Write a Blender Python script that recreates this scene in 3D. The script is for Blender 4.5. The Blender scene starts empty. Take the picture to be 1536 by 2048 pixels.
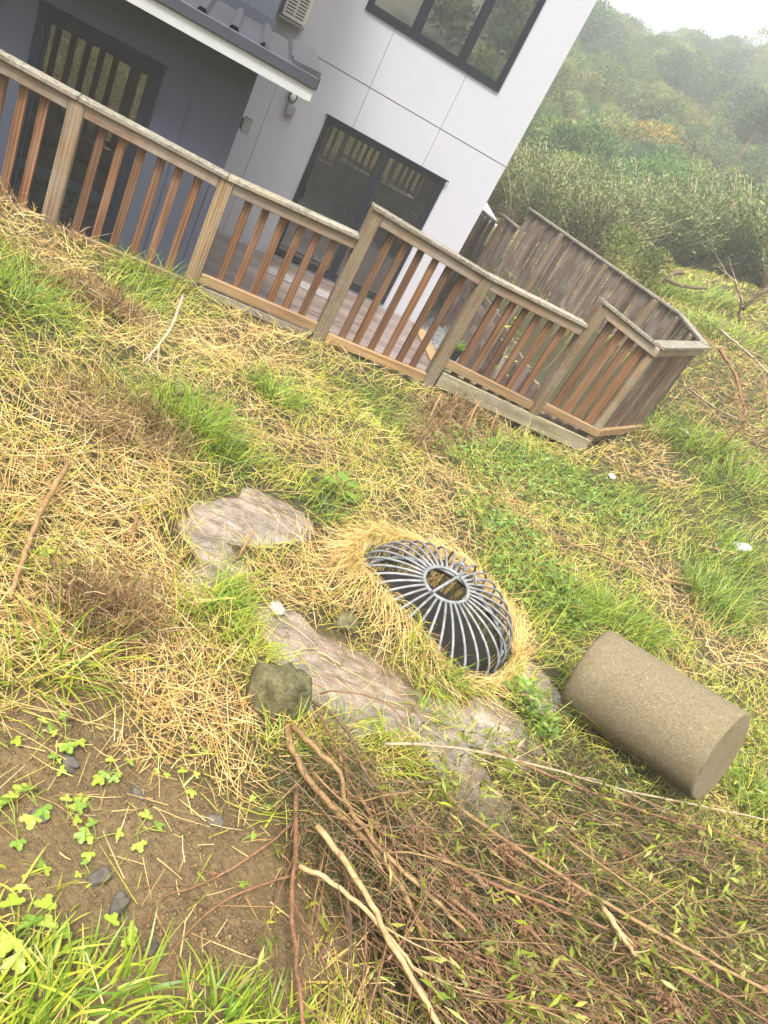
import bpy, math, random
import numpy as np
from mathutils import Matrix, Vector
random.seed(7); rng = np.random.default_rng(7)
R = math.radians
scene = bpy.context.scene
col = scene.collection

# ------------------------------------------------------------------ camera
CAM = np.array([0.0, 0.0, 3.17])
HEAD, PITCH, ROLL, FPX = R(25.063), R(28.196), R(31.181), 1440.0
FWD = np.array([math.sin(HEAD)*math.cos(PITCH), math.cos(HEAD)*math.cos(PITCH), -math.sin(PITCH)])
_r0 = np.array([math.cos(HEAD), -math.sin(HEAD), 0.0]); _u0 = np.cross(_r0, FWD)
RIGHT = math.cos(ROLL)*_r0 + math.sin(ROLL)*_u0
UP = -math.sin(ROLL)*_r0 + math.cos(ROLL)*_u0
cd = bpy.data.cameras.new('camera'); cam = bpy.data.objects.new('camera', cd); col.objects.link(cam)
cam.matrix_world = Matrix(((RIGHT[0], UP[0], -FWD[0], CAM[0]), (RIGHT[1], UP[1], -FWD[1], CAM[1]),
                           (RIGHT[2], UP[2], -FWD[2], CAM[2]), (0, 0, 0, 1)))
cd.sensor_fit = 'VERTICAL'; cd.sensor_height = 36; cd.sensor_width = 27; cd.lens = FPX*36/2048
cd.clip_start = 0.05; cd.clip_end = 2000
scene.camera = cam

# ------------------------------------------------------------------ sky and light (bright overcast)
SUN_EL, SUN_AZ = R(62), R(215)          # azimuth clockwise from +Y
world = bpy.data.worlds.new('World'); scene.world = world; world.use_nodes = True
nt = world.node_tree; nt.nodes.clear()
sky = nt.nodes.new('ShaderNodeTexSky'); sky.sky_type = 'NISHITA'; sky.sun_disc = False
sky.sun_elevation = SUN_EL; sky.sun_rotation = SUN_AZ; sky.air_density = 1.0; sky.dust_density = 6.0; sky.ozone_density = 1.0
hs = nt.nodes.new('ShaderNodeHueSaturation'); hs.inputs['Saturation'].default_value = 0.10
bg = nt.nodes.new('ShaderNodeBackground'); bg.inputs['Strength'].default_value = 0.08
wo = nt.nodes.new('ShaderNodeOutputWorld')
nt.links.new(sky.outputs[0], hs.inputs['Color']); nt.links.new(hs.outputs[0], bg.inputs['Color']); nt.links.new(bg.outputs[0], wo.inputs['Surface'])
sd = bpy.data.lights.new('sun', 'SUN'); sd.energy = 1.5; sd.angle = R(11); sd.color = (1.0, 0.96, 0.9)
sun = bpy.data.objects.new('sun', sd); col.objects.link(sun)
_sdir = Vector((math.sin(SUN_AZ)*math.cos(SUN_EL), math.cos(SUN_AZ)*math.cos(SUN_EL), math.sin(SUN_EL)))
sun.rotation_euler = _sdir.to_track_quat('Z', 'Y').to_euler(); sun.location = (0, 0, 30)
vs = scene.view_settings
vs.view_transform = 'Standard'; vs.look = 'None'; vs.exposure = 2.08; vs.gamma = 1.0; vs.use_curve_mapping = False
scene.render.engine = 'CYCLES'
cy = scene.cycles
cy.use_denoising = True; cy.max_bounces = 7; cy.diffuse_bounces = 3; cy.glossy_bounces = 3; cy.transmission_bounces = 4
cy.transparent_max_bounces = 8; cy.volume_bounces = 2; cy.caustics_reflective = False; cy.caustics_refractive = False

# ------------------------------------------------------------------ helpers
def ray(px, py):
    d = FWD*FPX + RIGHT*(px-768.0) - UP*(py-1024.0)
    return d/np.linalg.norm(d)
def at_range(px, py, rr):
    d = ray(px, py); t = rr/math.hypot(d[0], d[1]); return CAM + d*t
def at_y(px, py, y):
    d = ray(px, py); return CAM + d*((y-CAM[1])/d[1])

def hash2(ix, iy, seed):
    n = (ix.astype(np.int64)*374761393 + iy.astype(np.int64)*668265263 + seed*974634777) & 0x7fffffff
    n = ((n ^ (n >> 13))*1274126177) & 0x7fffffff
    return ((n ^ (n >> 16)) & 0xffff)/65535.0
def vnoise(x, y, s, seed=0):
    x = np.asarray(x, float)/s; y = np.asarray(y, float)/s
    ix = np.floor(x); iy = np.floor(y); fx = x-ix; fy = y-iy
    fx = fx*fx*(3-2*fx); fy = fy*fy*(3-2*fy)
    a = hash2(ix, iy, seed); b = hash2(ix+1, iy, seed); c = hash2(ix, iy+1, seed); d = hash2(ix+1, iy+1, seed)
    return (a*(1-fx)+b*fx)*(1-fy) + (c*(1-fx)+d*fx)*fy - 0.5
def sstep(a, b, x):
    t = np.clip((x-a)/(b-a), 0, 1); return t*t*(3-2*t)

# ---- terrain: a smooth surface through surveyed heights, then micro relief
ANCH = [(0, 0, 1.56), (0.2, .7, 1.48), (1.0, .7, 1.46), (2.4, .6, 1.42), (-.6, 1.2, 1.55), (-.15, 2.0, 1.38), (.7, 2.75, 1.22),
        (1.02, 1.95, 1.26), (1.75, 1.9, 1.20), (1.72, 2.62, 1.21), (2.35, 2.1, 1.17), (3.2, 1.8, 1.16), (-1.2, 3.2, 1.45), (0.2, 4.0, 1.22),
        (1.6, 4.2, 1.10), (3.2, 4.2, 1.03), (5.4, 4.0, 1.14), (4.2, 2.6, 1.10), (7.5, 3.0, 1.35),
        (-3.0, 6.2, 1.5), (-1.5, 6.35, 1.06), (-.9, 6.4, .84), (.3, 6.4, .90), (1.5, 6.4, .82), (2.75, 6.4, .88), (4.1, 6.35, .84), (5.0, 6.4, 1.0),
        (6.0, 7.2, 1.12), (0, 5.3, .98), (2, 5.3, .93), (4, 5.2, .93), (-2.2, 4.6, 1.55), (-4, 3, 2.0),
        (0, -2, 2.05), (3, -2, 2.0), (-4, -2, 2.5), (0, -6, 4.2), (5, -6, 3.9), (-6, -6, 4.6), (8, -1, 1.9), (9, 5.2, 1.55),
        (-8, 3, 2.6), (-9, 9, 2.2), (13, -4, 3.0), (0, -12, 6.5), (12, -12, 6), (-12, -10, 7)]
for _px, _py, _r in ((1500, 930, 9.5), (1536, 760, 13), (1450, 700, 13.5), (1390, 620, 16), (1536, 640, 18), (1330, 570, 18), (1460, 560, 21), (1250, 515, 22), (1536, 590, 24), (1150, 470, 24)):
    _p = at_range(_px, _py, _r); ANCH.append(tuple(_p))
AN = np.array(ANCH)
def _phi(d2): return np.where(d2 > 1e-12, d2*np.log(np.maximum(d2, 1e-12))*0.5, 0)
_n = len(AN); _K = _phi(((AN[:, None, :2]-AN[None, :, :2])**2).sum(-1)) + np.eye(_n)*0.25
_Pm = np.c_[np.ones(_n), AN[:, :2]]
_A = np.block([[_K, _Pm], [_Pm.T, np.zeros((3, 3))]])
_w = np.linalg.solve(_A, np.r_[AN[:, 2], 0, 0, 0])
def tps(x, y):
    x = np.asarray(x, float); y = np.asarray(y, float); sh = x.shape; x = x.ravel(); y = y.ravel()
    out = _w[_n] + _w[_n+1]*x + _w[_n+2]*y
    for i in range(_n): out = out + _w[i]*_phi((x-AN[i, 0])**2+(y-AN[i, 1])**2)
    return out.reshape(sh)
_azr = math.atan2(*at_range(1536, 502, 10)[:2]); _azm = math.atan2(*at_range(1190, 291, 10)[:2])
def smooth_h(x, y):
    x = np.asarray(x, float); y = np.asarray(y, float)
    r = np.hypot(x, y); az = np.arctan2(x, y)
    near = tps(np.clip(x, -34, 34), np.clip(y, -34, 34))
    k = np.clip((az-_azm)/(_azr-_azm), -1.2, 2.0)
    amp = 16.6 + 7.2*k
    rise = sstep(22, 118, r)
    far = 1.7 + 0.9*np.clip(k, 0, 1.3) + amp*rise*(0.85+.15*rise) + (vnoise(x, y, 26, 3)*3.5+vnoise(x, y, 11, 4)*1.2)*sstep(30, 60, r)
    far = far - 0.06*np.maximum(r-120, 0)
    back = 2.0 + 20*sstep(2, 60, -y) + vnoise(x, y, 14, 9)*2*sstep(8, 20, -y)
    far = np.where(y < 0, back*sstep(0, 12, -y)+far*(1-sstep(0, 12, -y)), far)
    b = sstep(20, 29, r)
    return near*(1-b) + far*b
def gpt0(px, py, z0=1.1):
    """rough hit of a view ray with the smooth ground"""
    d = ray(px, py); t = np.linspace(0.6, 60, 4000); P = CAM[None]+d[None]*t[:, None]
    below = P[:, 2] < smooth_h(P[:, 0], P[:, 1]); i = int(np.argmax(below)) if below.any() else -1
    return P[i]
# capsule masks on the ground: (px, py) (px, py) radius in metres
def caps(spec):
    out = []
    for (a, b, rad) in spec:
        A = gpt0(*a)[:2]; B = gpt0(*b)[:2]; out.append((A, B, rad))
    return out
def capmask(x, y, cs, soft=0.6):
    m = np.zeros(np.shape(x))
    for A, B, rad in cs:
        d = B-A; L2 = max(d@d, 1e-9); t = np.clip(((x-A[0])*d[0]+(y-A[1])*d[1])/L2, 0, 1)
        dist = np.hypot(x-A[0]-t*d[0], y-A[1]-t*d[1])
        m = np.maximum(m, 1-sstep(rad*(1-soft), rad*(1+soft*.4), dist))
    return m
WATER = caps([((560, 1030), (430, 1035), .17), ((520, 1000), (590, 1040), .1), ((400, 1065), (450, 1130), .14), ((440, 1110), (375, 1185), .08),
              ((560, 1250), (640, 1310), .17), ((600, 1300), (770, 1365), .20), ((640, 1390), (780, 1430), .15), ((600, 1380), (700, 1440), .1),
              ((890, 1410), (1010, 1460), .16), ((890, 1490), (960, 1600), .14), ((980, 1420), (1040, 1490), .12),
              ((1060, 1340), (1100, 1400), .12), ((800, 1400), (880, 1440), .06), ((330, 1110), (350, 1130), .06)])
MUD = caps([((250, 1700), (500, 1800), .34), ((60, 1700), (300, 1860), .24), ((30, 1560), (300, 1600), .13), ((420, 1860), (540, 1930), .16), ((60, 1480), (150, 1500), .14), ((180, 1430), (200, 1440), .1),
            ((350, 1850), (480, 1900), .16), ((380, 1620), (430, 1700), .12)])
DRY = caps([((330, 680), (560, 720), .38), ((300, 740), (600, 900), .34), ((640, 1090), (700, 1180), .26), ((780, 1050), (930, 1080), .22),
            ((600, 1180), (560, 1240), .2), ((60, 1000), (280, 1150), .30), ((30, 1300), (420, 1420), .26), ((200, 1560), (500, 1500), .2),
            ((130, 870), (250, 960), .3), ((960, 1150), (1030, 1300), .09), ((1230, 930), (1330, 960), .3), ((1330, 1150), (1380, 1260), .22), ((1280, 1100), (1330, 1220), .16),
            ((880, 850), (960, 830), .3), ((900, 960), (840, 1000), .2), ((150, 560), (0, 420), .35), ((560, 640), (430, 690), .3),
            ((1450, 1310), (1536, 1330), .3), ((1380, 640), (1440, 690), .5), ((1300, 850), (1320, 930), .2), ((240, 1180), (120, 1400), .22)])
GREEN = caps([((300, 560), (260, 600), .3), ((540, 790), (560, 810), .16), ((330, 830), (420, 900), .3), ((650, 650), (820, 730), .35), ((740, 790), (800, 850), .35),
              ((1000, 900), (1200, 1000), .6), ((1000, 1150), (1120, 1250), .22), ((1200, 1240), (1260, 1280), .22), ((1400, 1130), (1440, 1250), .3),
              ((1330, 850), (1450, 1010), .45), ((400, 1240), (440, 1200), .13), ((820, 1290), (920, 1340), .12), ((880, 1370), (860, 1400), .08),
              ((60, 1960), (260, 1990), .14), ((400, 2010), (520, 2030), .12), ((600, 1030), (680, 990), .16), ((380, 520), (340, 560), .3),
              ((1100, 1330), (1040, 1420), .1), ((1480, 1080), (1500, 1190), .35), ((20, 620), (60, 560), .3), ((1100, 1450), (1060, 1500), .1), ((1450, 1560), (1500, 1620), .2)])
BRUSH = caps([((900, 860), (960, 840), .34), ((840, 900), (880, 820), .2), ((120, 590), (230, 630), .3), ((20, 400), (160, 480), .35), ((200, 850), (280, 870), .3), ((240, 1240), (140, 1260), .15)])
PILE = caps([((640, 1600), (900, 1960), .26), ((1010, 1740), (1300, 1960), .40), ((1150, 1580), (1500, 1800), .34), ((1300, 1950), (1500, 2000), .4)])
DOME = at_range(865, 1215, 3.10); DOME[2] = 1.20; DR = 0.43
YARD = np.array([(-40, 6.56), (4.72, 6.56), (6.0, 7.66), (6.66, 9.2), (5.42, 13.0), (4.9, 16), (4.0, 40), (-40, 40)])
def in_yard(x, y):
    x = np.asarray(x); y = np.asarray(y); c = np.zeros(x.shape, bool); n = len(YARD)
    for i in range(n):
        x1, y1 = YARD[i]; x2, y2 = YARD[(i+1) % n]
        if y1 == y2: continue
        c ^= ((y1 > y) != (y2 > y)) & (x < (x2-x1)*(y-y1)/(y2-y1)+x1)
    return c
def water_z(x, y): return smooth_h(x, y) - 0.018
def full_h(x, y):
    x = np.asarray(x, float); y = np.asarray(y, float)
    h = smooth_h(x, y); r = np.hypot(x, y)
    nf = 1-sstep(14, 30, r)
    h = h + nf*(vnoise(x, y, .9, 1)*.10 + vnoise(x, y, .33, 2)*.05 + vnoise(x, y, .12, 5)*.018)
    near = r < 6
    mud = capmask(x, y, MUD)
    h = h + mud*(vnoise(x, y, .13, 16)*.035 + vnoise(x, y, .06, 6)*.028)
    w = capmask(x, y, WATER, .5)
    h = h*(1-w) + w*(smooth_h(x, y)-.035+vnoise(x, y, .07, 8)*.03)
    dd = np.hypot(x-DOME[0], y-DOME[1]); ang = np.arctan2(y-DOME[1], x-DOME[0])
    rim = np.exp(-((dd-.49)/.07)**2)*(0.012+.03*sstep(-.7, .6, np.sin(ang+.25)))+.165*np.exp(-((dd-.46)/.11)**2)*np.exp(-((np.mod(ang-3.75+math.pi, 2*math.pi)-math.pi)/.85)**2)
    h = h + rim
    h = h - 0.95*(1-sstep(DR-.06, DR+.02, dd))
    wallx = np.interp(y, (6.75, 8.2, 10.6, 14.2), (4.50, 4.72, 5.02, 5.05))
    h = np.where(in_yard(x, y), np.where(x > wallx+.03, .45, -0.12), h)
    return h
# non-uniform survey grid, dense by the drain
NG = 560; GB = 5.7; GA = 250/math.sinh(GB); _u = np.linspace(-1, 1, NG)
gx = 1.2 + GA*np.sinh(GB*_u); gy = 1.9 + GA*np.sinh(GB*_u)
GX, GY = np.meshgrid(gx, gy)
GZ = full_h(GX, GY)
def hgt(x, y):
    x = np.asarray(x, float); y = np.asarray(y, float)
    i = np.clip(np.searchsorted(gx, x)-1, 0, NG-2); j = np.clip(np.searchsorted(gy, y)-1, 0, NG-2)
    fx = np.clip((x-gx[i])/(gx[i+1]-gx[i]), 0, 1); fy = np.clip((y-gy[j])/(gy[j+1]-gy[j]), 0, 1)
    return (GZ[j, i]*(1-fx)+GZ[j, i+1]*fx)*(1-fy)+(GZ[j+1, i]*(1-fx)+GZ[j+1, i+1]*fx)*fy
def ground_at(px, py, h=0.0):
    d = ray(px, py); t = np.linspace(0.6, 70, 9000); P = CAM[None]+d[None]*t[:, None]
    below = P[:, 2] < hgt(P[:, 0], P[:, 1])+h
    i = int(np.argmax(below)) if below.any() else -1
    return P[i]

# ---- mesh building
def fastmesh(name, V, F, colr=None, smooth=False):
    V = np.asarray(V, np.float32); F = np.asarray(F, np.int32); k = F.shape[1]
    me = bpy.data.meshes.new(name)
    me.vertices.add(len(V)); me.vertices.foreach_set('co', V.ravel())
    me.loops.add(F.size); me.loops.foreach_set('vertex_index', F.ravel())
    me.polygons.add(len(F)); me.polygons.foreach_set('loop_start', np.arange(0, F.size, k, dtype=np.int32))
    me.polygons.foreach_set('loop_total', np.full(len(F), k, np.int32))
    if smooth: me.polygons.foreach_set('use_smooth', np.ones(len(F), bool))
    if colr is not None:
        a = me.color_attributes.new('Col', 'FLOAT_COLOR', 'POINT')
        c = np.ones((len(V), 4), np.float32); c[:, :3] = colr; a.data.foreach_set('color', c.ravel())
    me.update(calc_edges=True); me.validate(); return me
def link(name, me, m=None, parent=None, loc=(0, 0, 0), rot=(0, 0, 0)):
    o = bpy.data.objects.new(name, me); col.objects.link(o)
    if m is not None and me is not None and len(me.materials) == 0: me.materials.append(m)
    o.parent = parent; o.location = loc; o.rotation_euler = rot
    return o
def tag(o, label, cat, group=None):
    o['label'] = label; o['category'] = cat
    if group: o['group'] = group
    return o
def empty(name, loc, label, cat, group=None, rot=(0, 0, 0)):
    o = bpy.data.objects.new(name, None); col.objects.link(o); o.location = loc; o.rotation_euler = rot; o.empty_display_size = .1
    return tag(o, label, cat, group)
def kind(o, k): o['kind'] = k; return o

class MB:
    def __init__(s): s.v = []; s.f = []
    def add(s, V, F):
        b = len(s.v); s.v.extend([tuple(p) for p in V]); s.f.extend([tuple(i+b for i in f) for f in F]); return s
    def box(s, lo, hi, ch=0.0):
        (x0, y0, z0), (x1, y1, z1) = lo, hi
        if ch <= 0:
            V = [(x, y, z) for z in (z0, z1) for y in (y0, y1) for x in (x0, x1)]
            return s.add(V, [(0, 2, 3, 1), (4, 5, 7, 6), (0, 1, 5, 4), (2, 6, 7, 3), (0, 4, 6, 2), (1, 3, 7, 5)])
        c = (np.array(lo)+np.array(hi))/2; e = (np.array(hi)-np.array(lo))/2
        V = []; idx = {}
        for sx in (-1, 1):
            for sy in (-1, 1):
                for sz in (-1, 1):
                    for a in range(3):
                        q = e-ch; q[a] = e[a]; idx[(sx, sy, sz, a)] = len(V); V.append(tuple(c+q*np.array((sx, sy, sz))))
        F = []
        S = (-1, 1)
        for a in range(3):
            b, d = (a+1) % 3, (a+2) % 3
            for sg in S:
                lp = []
                for (tb, td) in ((-1, -1), (1, -1), (1, 1), (-1, 1)):
                    k = [0, 0, 0]; k[a] = sg; k[b] = tb; k[d] = td; lp.append(idx[(*k, a)])
                F.append(tuple(lp if sg > 0 else lp[::-1]))
        for a in range(3):            # edge chamfers, edge running along axis a
            b, d = (a+1) % 3, (a+2) % 3
            for tb in S:
                for td in S:
                    k0 = [0, 0, 0]; k0[a] = -1; k0[b] = tb; k0[d] = td; k1 = list(k0); k1[a] = 1
                    q = (idx[(*k0, b)], idx[(*k1, b)], idx[(*k1, d)], idx[(*k0, d)])
                    F.append(q if tb*td < 0 else q[::-1])
        for sx in S:
            for sy in S:
                for sz in S:
                    q = tuple(idx[(sx, sy, sz, a)] for a in range(3)); F.append(q if sx*sy*sz > 0 else q[::-1])
        return s.add(V, F)
    def tube(s, P, rad, n=6, cap=True, jit=0):
        P = np.asarray(P, float); m = len(P); rad = np.broadcast_to(np.asarray(rad, float), (m,))
        T = np.gradient(P, axis=0); T /= np.maximum(np.linalg.norm(T, axis=1), 1e-9)[:, None]
        ref = np.array([0, 0, 1.0]) if abs(T[0][2]) < .9 else np.array([1.0, 0, 0])
        b = len(s.v); N = np.cross(T[0], ref); N /= np.linalg.norm(N)
        for i in range(m):
            N = N-T[i]*(N@T[i]); N /= max(np.linalg.norm(N), 1e-9); B = np.cross(T[i], N)
            for j in range(n):
                a = 2*math.pi*j/n; rr = rad[i]*(1+(random.uniform(-jit, jit) if jit else 0))
                s.v.append(tuple(P[i]+rr*(math.cos(a)*N+math.sin(a)*B)))
        for i in range(m-1):
            for j in range(n):
                s.f.append((b+i*n+j, b+i*n+(j+1) % n, b+(i+1)*n+(j+1) % n, b+(i+1)*n+j))
        if cap:
            s.f.append(tuple(b+j for j in range(n))[::-1]); s.f.append(tuple(b+(m-1)*n+j for j in range(n)))
        return s
    def mesh(s, name, smooth=False, origin=(0, 0, 0)):
        me = bpy.data.meshes.new(name); o = np.array(origin)
        me.from_pydata([tuple(np.array(p)-o) for p in s.v], [], s.f)
        if smooth: me.polygons.foreach_set('use_smooth', np.ones(len(me.polygons), bool))
        me.update(); return me
    def build(s, name, m, parent=None, smooth=False, pivot=None):
        """pivot: world point of the object's origin; parents sit unrotated at their own location"""
        if pivot is None:
            a = np.array(s.v); pivot = (a.min(0)+a.max(0))/2
        me = s.mesh(name, smooth, pivot); pl = np.zeros(3); p = parent
        while p is not None: pl = pl+np.array(p.location); p = p.parent
        return link(name, me, m, parent, tuple(np.array(pivot)-pl))
def curve_pts(P, n):
    """Catmull-Rom through control points"""
    P = np.asarray(P, float); Q = np.vstack([2*P[0]-P[1], P, 2*P[-1]-P[-2]]); out = []
    segs = len(P)-1
    for u in np.linspace(0, segs-1e-6, n):
        i = int(u); t = u-i; p0, p1, p2, p3 = Q[i], Q[i+1], Q[i+2], Q[i+3]
        out.append(.5*((2*p1)+(-p0+p2)*t+(2*p0-5*p1+4*p2-p3)*t*t+(-p0+3*p1-3*p2+p3)*t**3))
    return np.array(out)

# ------------------------------------------------------------------ materials
def newmat(name):
    m = bpy.data.materials.new(name); m.use_nodes = True; t = m.node_tree; t.nodes.clear()
    out = t.nodes.new('ShaderNodeOutputMaterial'); p = t.nodes.new('ShaderNodeBsdfPrincipled')
    t.links.new(p.outputs[0], out.inputs['Surface'])
    return m, t, p, out
def node(t, typ, **kw):
    n = t.nodes.new(typ)
    for k, v in kw.items():
        if k.startswith('i_'): n.inputs[k[2:].replace('_', ' ')].default_value = v
        else: setattr(n, k, v)
    return n
def ramp(t, src, stops):
    r = t.nodes.new('ShaderNodeValToRGB'); e = r.color_ramp.elements
    while len(e) < len(stops): e.new(.5)
    for el, (p, c) in zip(e, stops): el.position = p; el.color = (*c, 1) if len(c) == 3 else c
    t.links.new(src, r.inputs[0]); return r.outputs[0]
def coords(t, scale=(1, 1, 1), obj=True, rnd=True):
    tc = node(t, 'ShaderNodeTexCoord'); v = tc.outputs['Object' if obj else 'Generated']
    if rnd:
        oi = node(t, 'ShaderNodeObjectInfo'); mu = node(t, 'ShaderNodeVectorMath', operation='SCALE')
        cmb = node(t, 'ShaderNodeCombineXYZ')
        for k in range(3): t.links.new(oi.outputs['Random'], cmb.inputs[k])
        t.links.new(cmb.outputs[0], mu.inputs[0]); mu.inputs['Scale'].default_value = 37.0
        ad = node(t, 'ShaderNodeVectorMath', operation='ADD'); t.links.new(v, ad.inputs[0]); t.links.new(mu.outputs[0], ad.inputs[1]); v = ad.outputs[0]
    mp = node(t, 'ShaderNodeMapping'); mp.inputs['Scale'].default_value = scale; t.links.new(v, mp.inputs['Vector']); return mp.outputs[0]
def noise(t, vec, scale, detail=4, rough=.55, dist=0):
    n = node(t, 'ShaderNodeTexNoise'); n.inputs['Scale'].default_value = scale; n.inputs['Detail'].default_value = detail
    n.inputs['Roughness'].default_value = rough; n.inputs['Distortion'].default_value = dist
    if vec is not None: t.links.new(vec, n.inputs['Vector'])
    return n.outputs['Fac']
def mixc(t, fac, a, b, mode='MIX'):
    n = node(t, 'ShaderNodeMix', data_type='RGBA', blend_type=mode)
    for s_, v in ((0, fac), (6, a), (7, b)):
        if hasattr(v, 'links'): t.links.new(v, n.inputs[s_])
        elif s_ == 0: n.inputs[0].default_value = v
        else: n.inputs[s_].default_value = (*v, 1)
    return n.outputs[2]
def bump(t, p, src, strength=.3, dist=.01):
    b = node(t, 'ShaderNodeBump'); b.inputs['Strength'].default_value = strength; b.inputs['Distance'].default_value = dist
    t.links.new(src, b.inputs['Height']); t.links.new(b.outputs[0], p.inputs['Normal'])
def setp(p, **kw):
    for k, v in kw.items():
        p.inputs[k.replace('_', ' ')].default_value = (*v, 1) if isinstance(v, tuple) else v

def wood(name, dark, mid, lite, axis, lichen=0.0, rough=.7, grey=0.25):
    m, t, p, o = newmat(name)
    sc = [22, 22, 22]; sc[axis] = 1.3
    v = coords(t, tuple(sc)); n1 = noise(t, v, 1.0, 6, .6, .6)
    w = node(t, 'ShaderNodeTexWave', wave_type='BANDS', bands_direction='XYZ'[0 if axis != 0 else 1]); w.inputs['Scale'].default_value = .55; w.inputs['Distortion'].default_value = 7; w.inputs['Detail'].default_value = 3; w.inputs['Detail Scale'].default_value = .6
    t.links.new(v, w.inputs['Vector'])
    c = ramp(t, n1, [(.34, tuple(q*.6 for q in dark)), (.42, dark), (.52, mid), (.7, lite)])
    c = mixc(t, .5, c, ramp(t, w.outputs['Fac'], [(0, dark), (.5, mid), (1, lite)]))
    v2 = coords(t, (1, 1, 1)); g = noise(t, v2, 2.2, 5, .6)
    gm = ramp(t, g, [(.42, (0, 0, 0)), (.72, (1, 1, 1))]); mm = node(t, 'ShaderNodeMath', operation='MULTIPLY'); t.links.new(gm, mm.inputs[0]); mm.inputs[1].default_value = grey*2
    c = mixc(t, mm.outputs[0], c, (.30, .27, .23))
    oi = node(t, 'ShaderNodeObjectInfo'); hv = node(t, 'ShaderNodeHueSaturation')
    mr = node(t, 'ShaderNodeMapRange'); mr.inputs['To Min'].default_value = .72; mr.inputs['To Max'].default_value = 1.25; t.links.new(oi.outputs['Random'], mr.inputs[0])
    t.links.new(mr.outputs[0], hv.inputs['Value']); t.links.new(c, hv.inputs['Color']); c = hv.outputs[0]
    if lichen:
        ge = node(t, 'ShaderNodeNewGeometry'); sx = node(t, 'ShaderNodeSeparateXYZ'); t.links.new(ge.outputs['Normal'], sx.inputs[0])
        up = node(t, 'ShaderNodeMapRange'); up.inputs['From Min'].default_value = -.9; up.inputs['From Max'].default_value = .5; t.links.new(sx.outputs[2], up.inputs[0])
        ln = ramp(t, noise(t, v2, 11, 8, .8), [(.44, (0, 0, 0)), (.54, (1, 1, 1))])
        mu = node(t, 'ShaderNodeMath', operation='MULTIPLY'); t.links.new(up.outputs[0], mu.inputs[0]); t.links.new(ln, mu.inputs[1])
        mu2 = node(t, 'ShaderNodeMath', operation='MULTIPLY'); t.links.new(mu.outputs[0], mu2.inputs[0]); mu2.inputs[1].default_value = lichen
        c = mixc(t, mu2.outputs[0], c, mixc(t, ramp(t, noise(t, v2, 34, 4), [(.4, (0, 0, 0)), (.62, (1, 1, 1))]), (.055, .055, .022), (.33, .32, .26)))
    t.links.new(c, p.inputs['Base Color']); setp(p, Roughness=rough)
    bump(t, p, n1, .35, .004); return m
M = {}
M['post'] = wood('post_timber', (.13, .078, .036), (.235, .15, .075), (.34, .245, .14), 2, .25, .7, .30)
M['bal'] = wood('baluster_timber', (.075, .03, .012), (.165, .072, .03), (.28, .145, .07), 2, 0, .55, .08)
M['rail'] = wood('rail_timber', (.15, .085, .05), (.26, .165, .105), (.36, .26, .18), 0, .3, .7, .45)
M['lowrail'] = wood('low_rail_timber', (.19, .10, .038), (.31, .18, .07), (.42, .28, .13), 0, .12, .65, .15)
M['cap'] = wood('cap_timber', (.15, .115, .075), (.25, .20, .14), (.34, .29, .22), 0, .85, .8, .5)
M['capy'] = wood('cap_timber_side', (.15, .115, .075), (.25, .20, .14), (.34, .29, .22), 1, .85, .8, .5)
M['pal'] = wood('paling_timber', (.06, .034, .023), (.12, .073, .05), (.19, .13, .092), 2, 0, .75, .35)
M['board'] = wood('retaining_timber', (.14, .115, .06), (.24, .20, .11), (.34, .29, .18), 0, .4, .8, .3)
M['deck'] = wood('deck_timber', (.10, .066, .055), (.17, .118, .098), (.25, .185, .155), 0, 0, .28, .2)
def plain(name, c, rough=.5, metal=0.0, var=.08, scale=6, bumps=0.0, bscale=60, spec=.5):
    m, t, p, o = newmat(name); v = coords(t)
    n = noise(t, v, scale, 5)
    t.links.new(ramp(t, n, [(.3, tuple(x*(1-var) for x in c)), (.7, tuple(min(1, x*(1+var)) for x in c))]), p.inputs['Base Color'])
    setp(p, Roughness=rough, Metallic=metal); p.inputs['Specular IOR Level'].default_value = spec
    if bumps: bump(t, p, noise(t, v, bscale, 4), bumps, .004)
    return m
M['white'] = plain('white_cladding', (.475, .475, .515), .55, 0, .015, 1.3, .03, 180)
M['slate'] = plain('slate_cladding', (.060, .066, .092), .5, 0, .06, 1.6, .06, 220)
M['alum'] = plain('dark_aluminium', (.012, .015, .022), .45, .0, .05, 6, 0, 60, .25)
M['joint'] = plain('joint_backing', (.16, .16, .18), .7)  # grey of the wall core seen through the panel joints
M['soffit'] = plain('soffit_paint', (.46, .47, .46), .6, 0, .03)
M['roof'] = plain('roof_steel', (.075, .078, .09), .28, .25, .2, 3)
M['gutter'] = plain('gutter_steel', (.045, .05, .065), .42, 0, .08)
M['curtain'] = plain('blind_cloth', (.15, .155, .17), .9, 0, .05)
M['room'] = plain('room_dark', (.04, .042, .045), .9)  # near black colour stands in for the gloom of unlit rooms
M['blind'] = plain('pale_blind', (.5, .5, .5), .8)
M['ivory'] = plain('ivory_plastic', (.66, .62, .54), .5, 0, .03)
M['grey'] = plain('grey_plastic', (.26, .26, .27), .5)
M['black'] = plain('black_plastic', (.02, .02, .02), .45)
M['lens'] = plain('lens_glass', (.6, .62, .62), .15)
M['galv'] = plain('galvanised_steel', (.22, .225, .23), .55, .2, .35, 25, .15, 150)
M['conc2'] = plain('pale_concrete', (.40, .38, .34), .85, 0, .2, 8, .3, 60)
M['dark'] = plain('dark_mottled', (.06, .055, .045), .8, 0, .3, 8)  # dark brown mottle for the manhole shaft and the deck frame
M['matgrey'] = plain('mat_fibre', (.27, .25, .24), .8)
M['litter'] = plain('white_litter', (.75, .75, .74), .4, 0, .05)
M['bark'] = None
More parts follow.
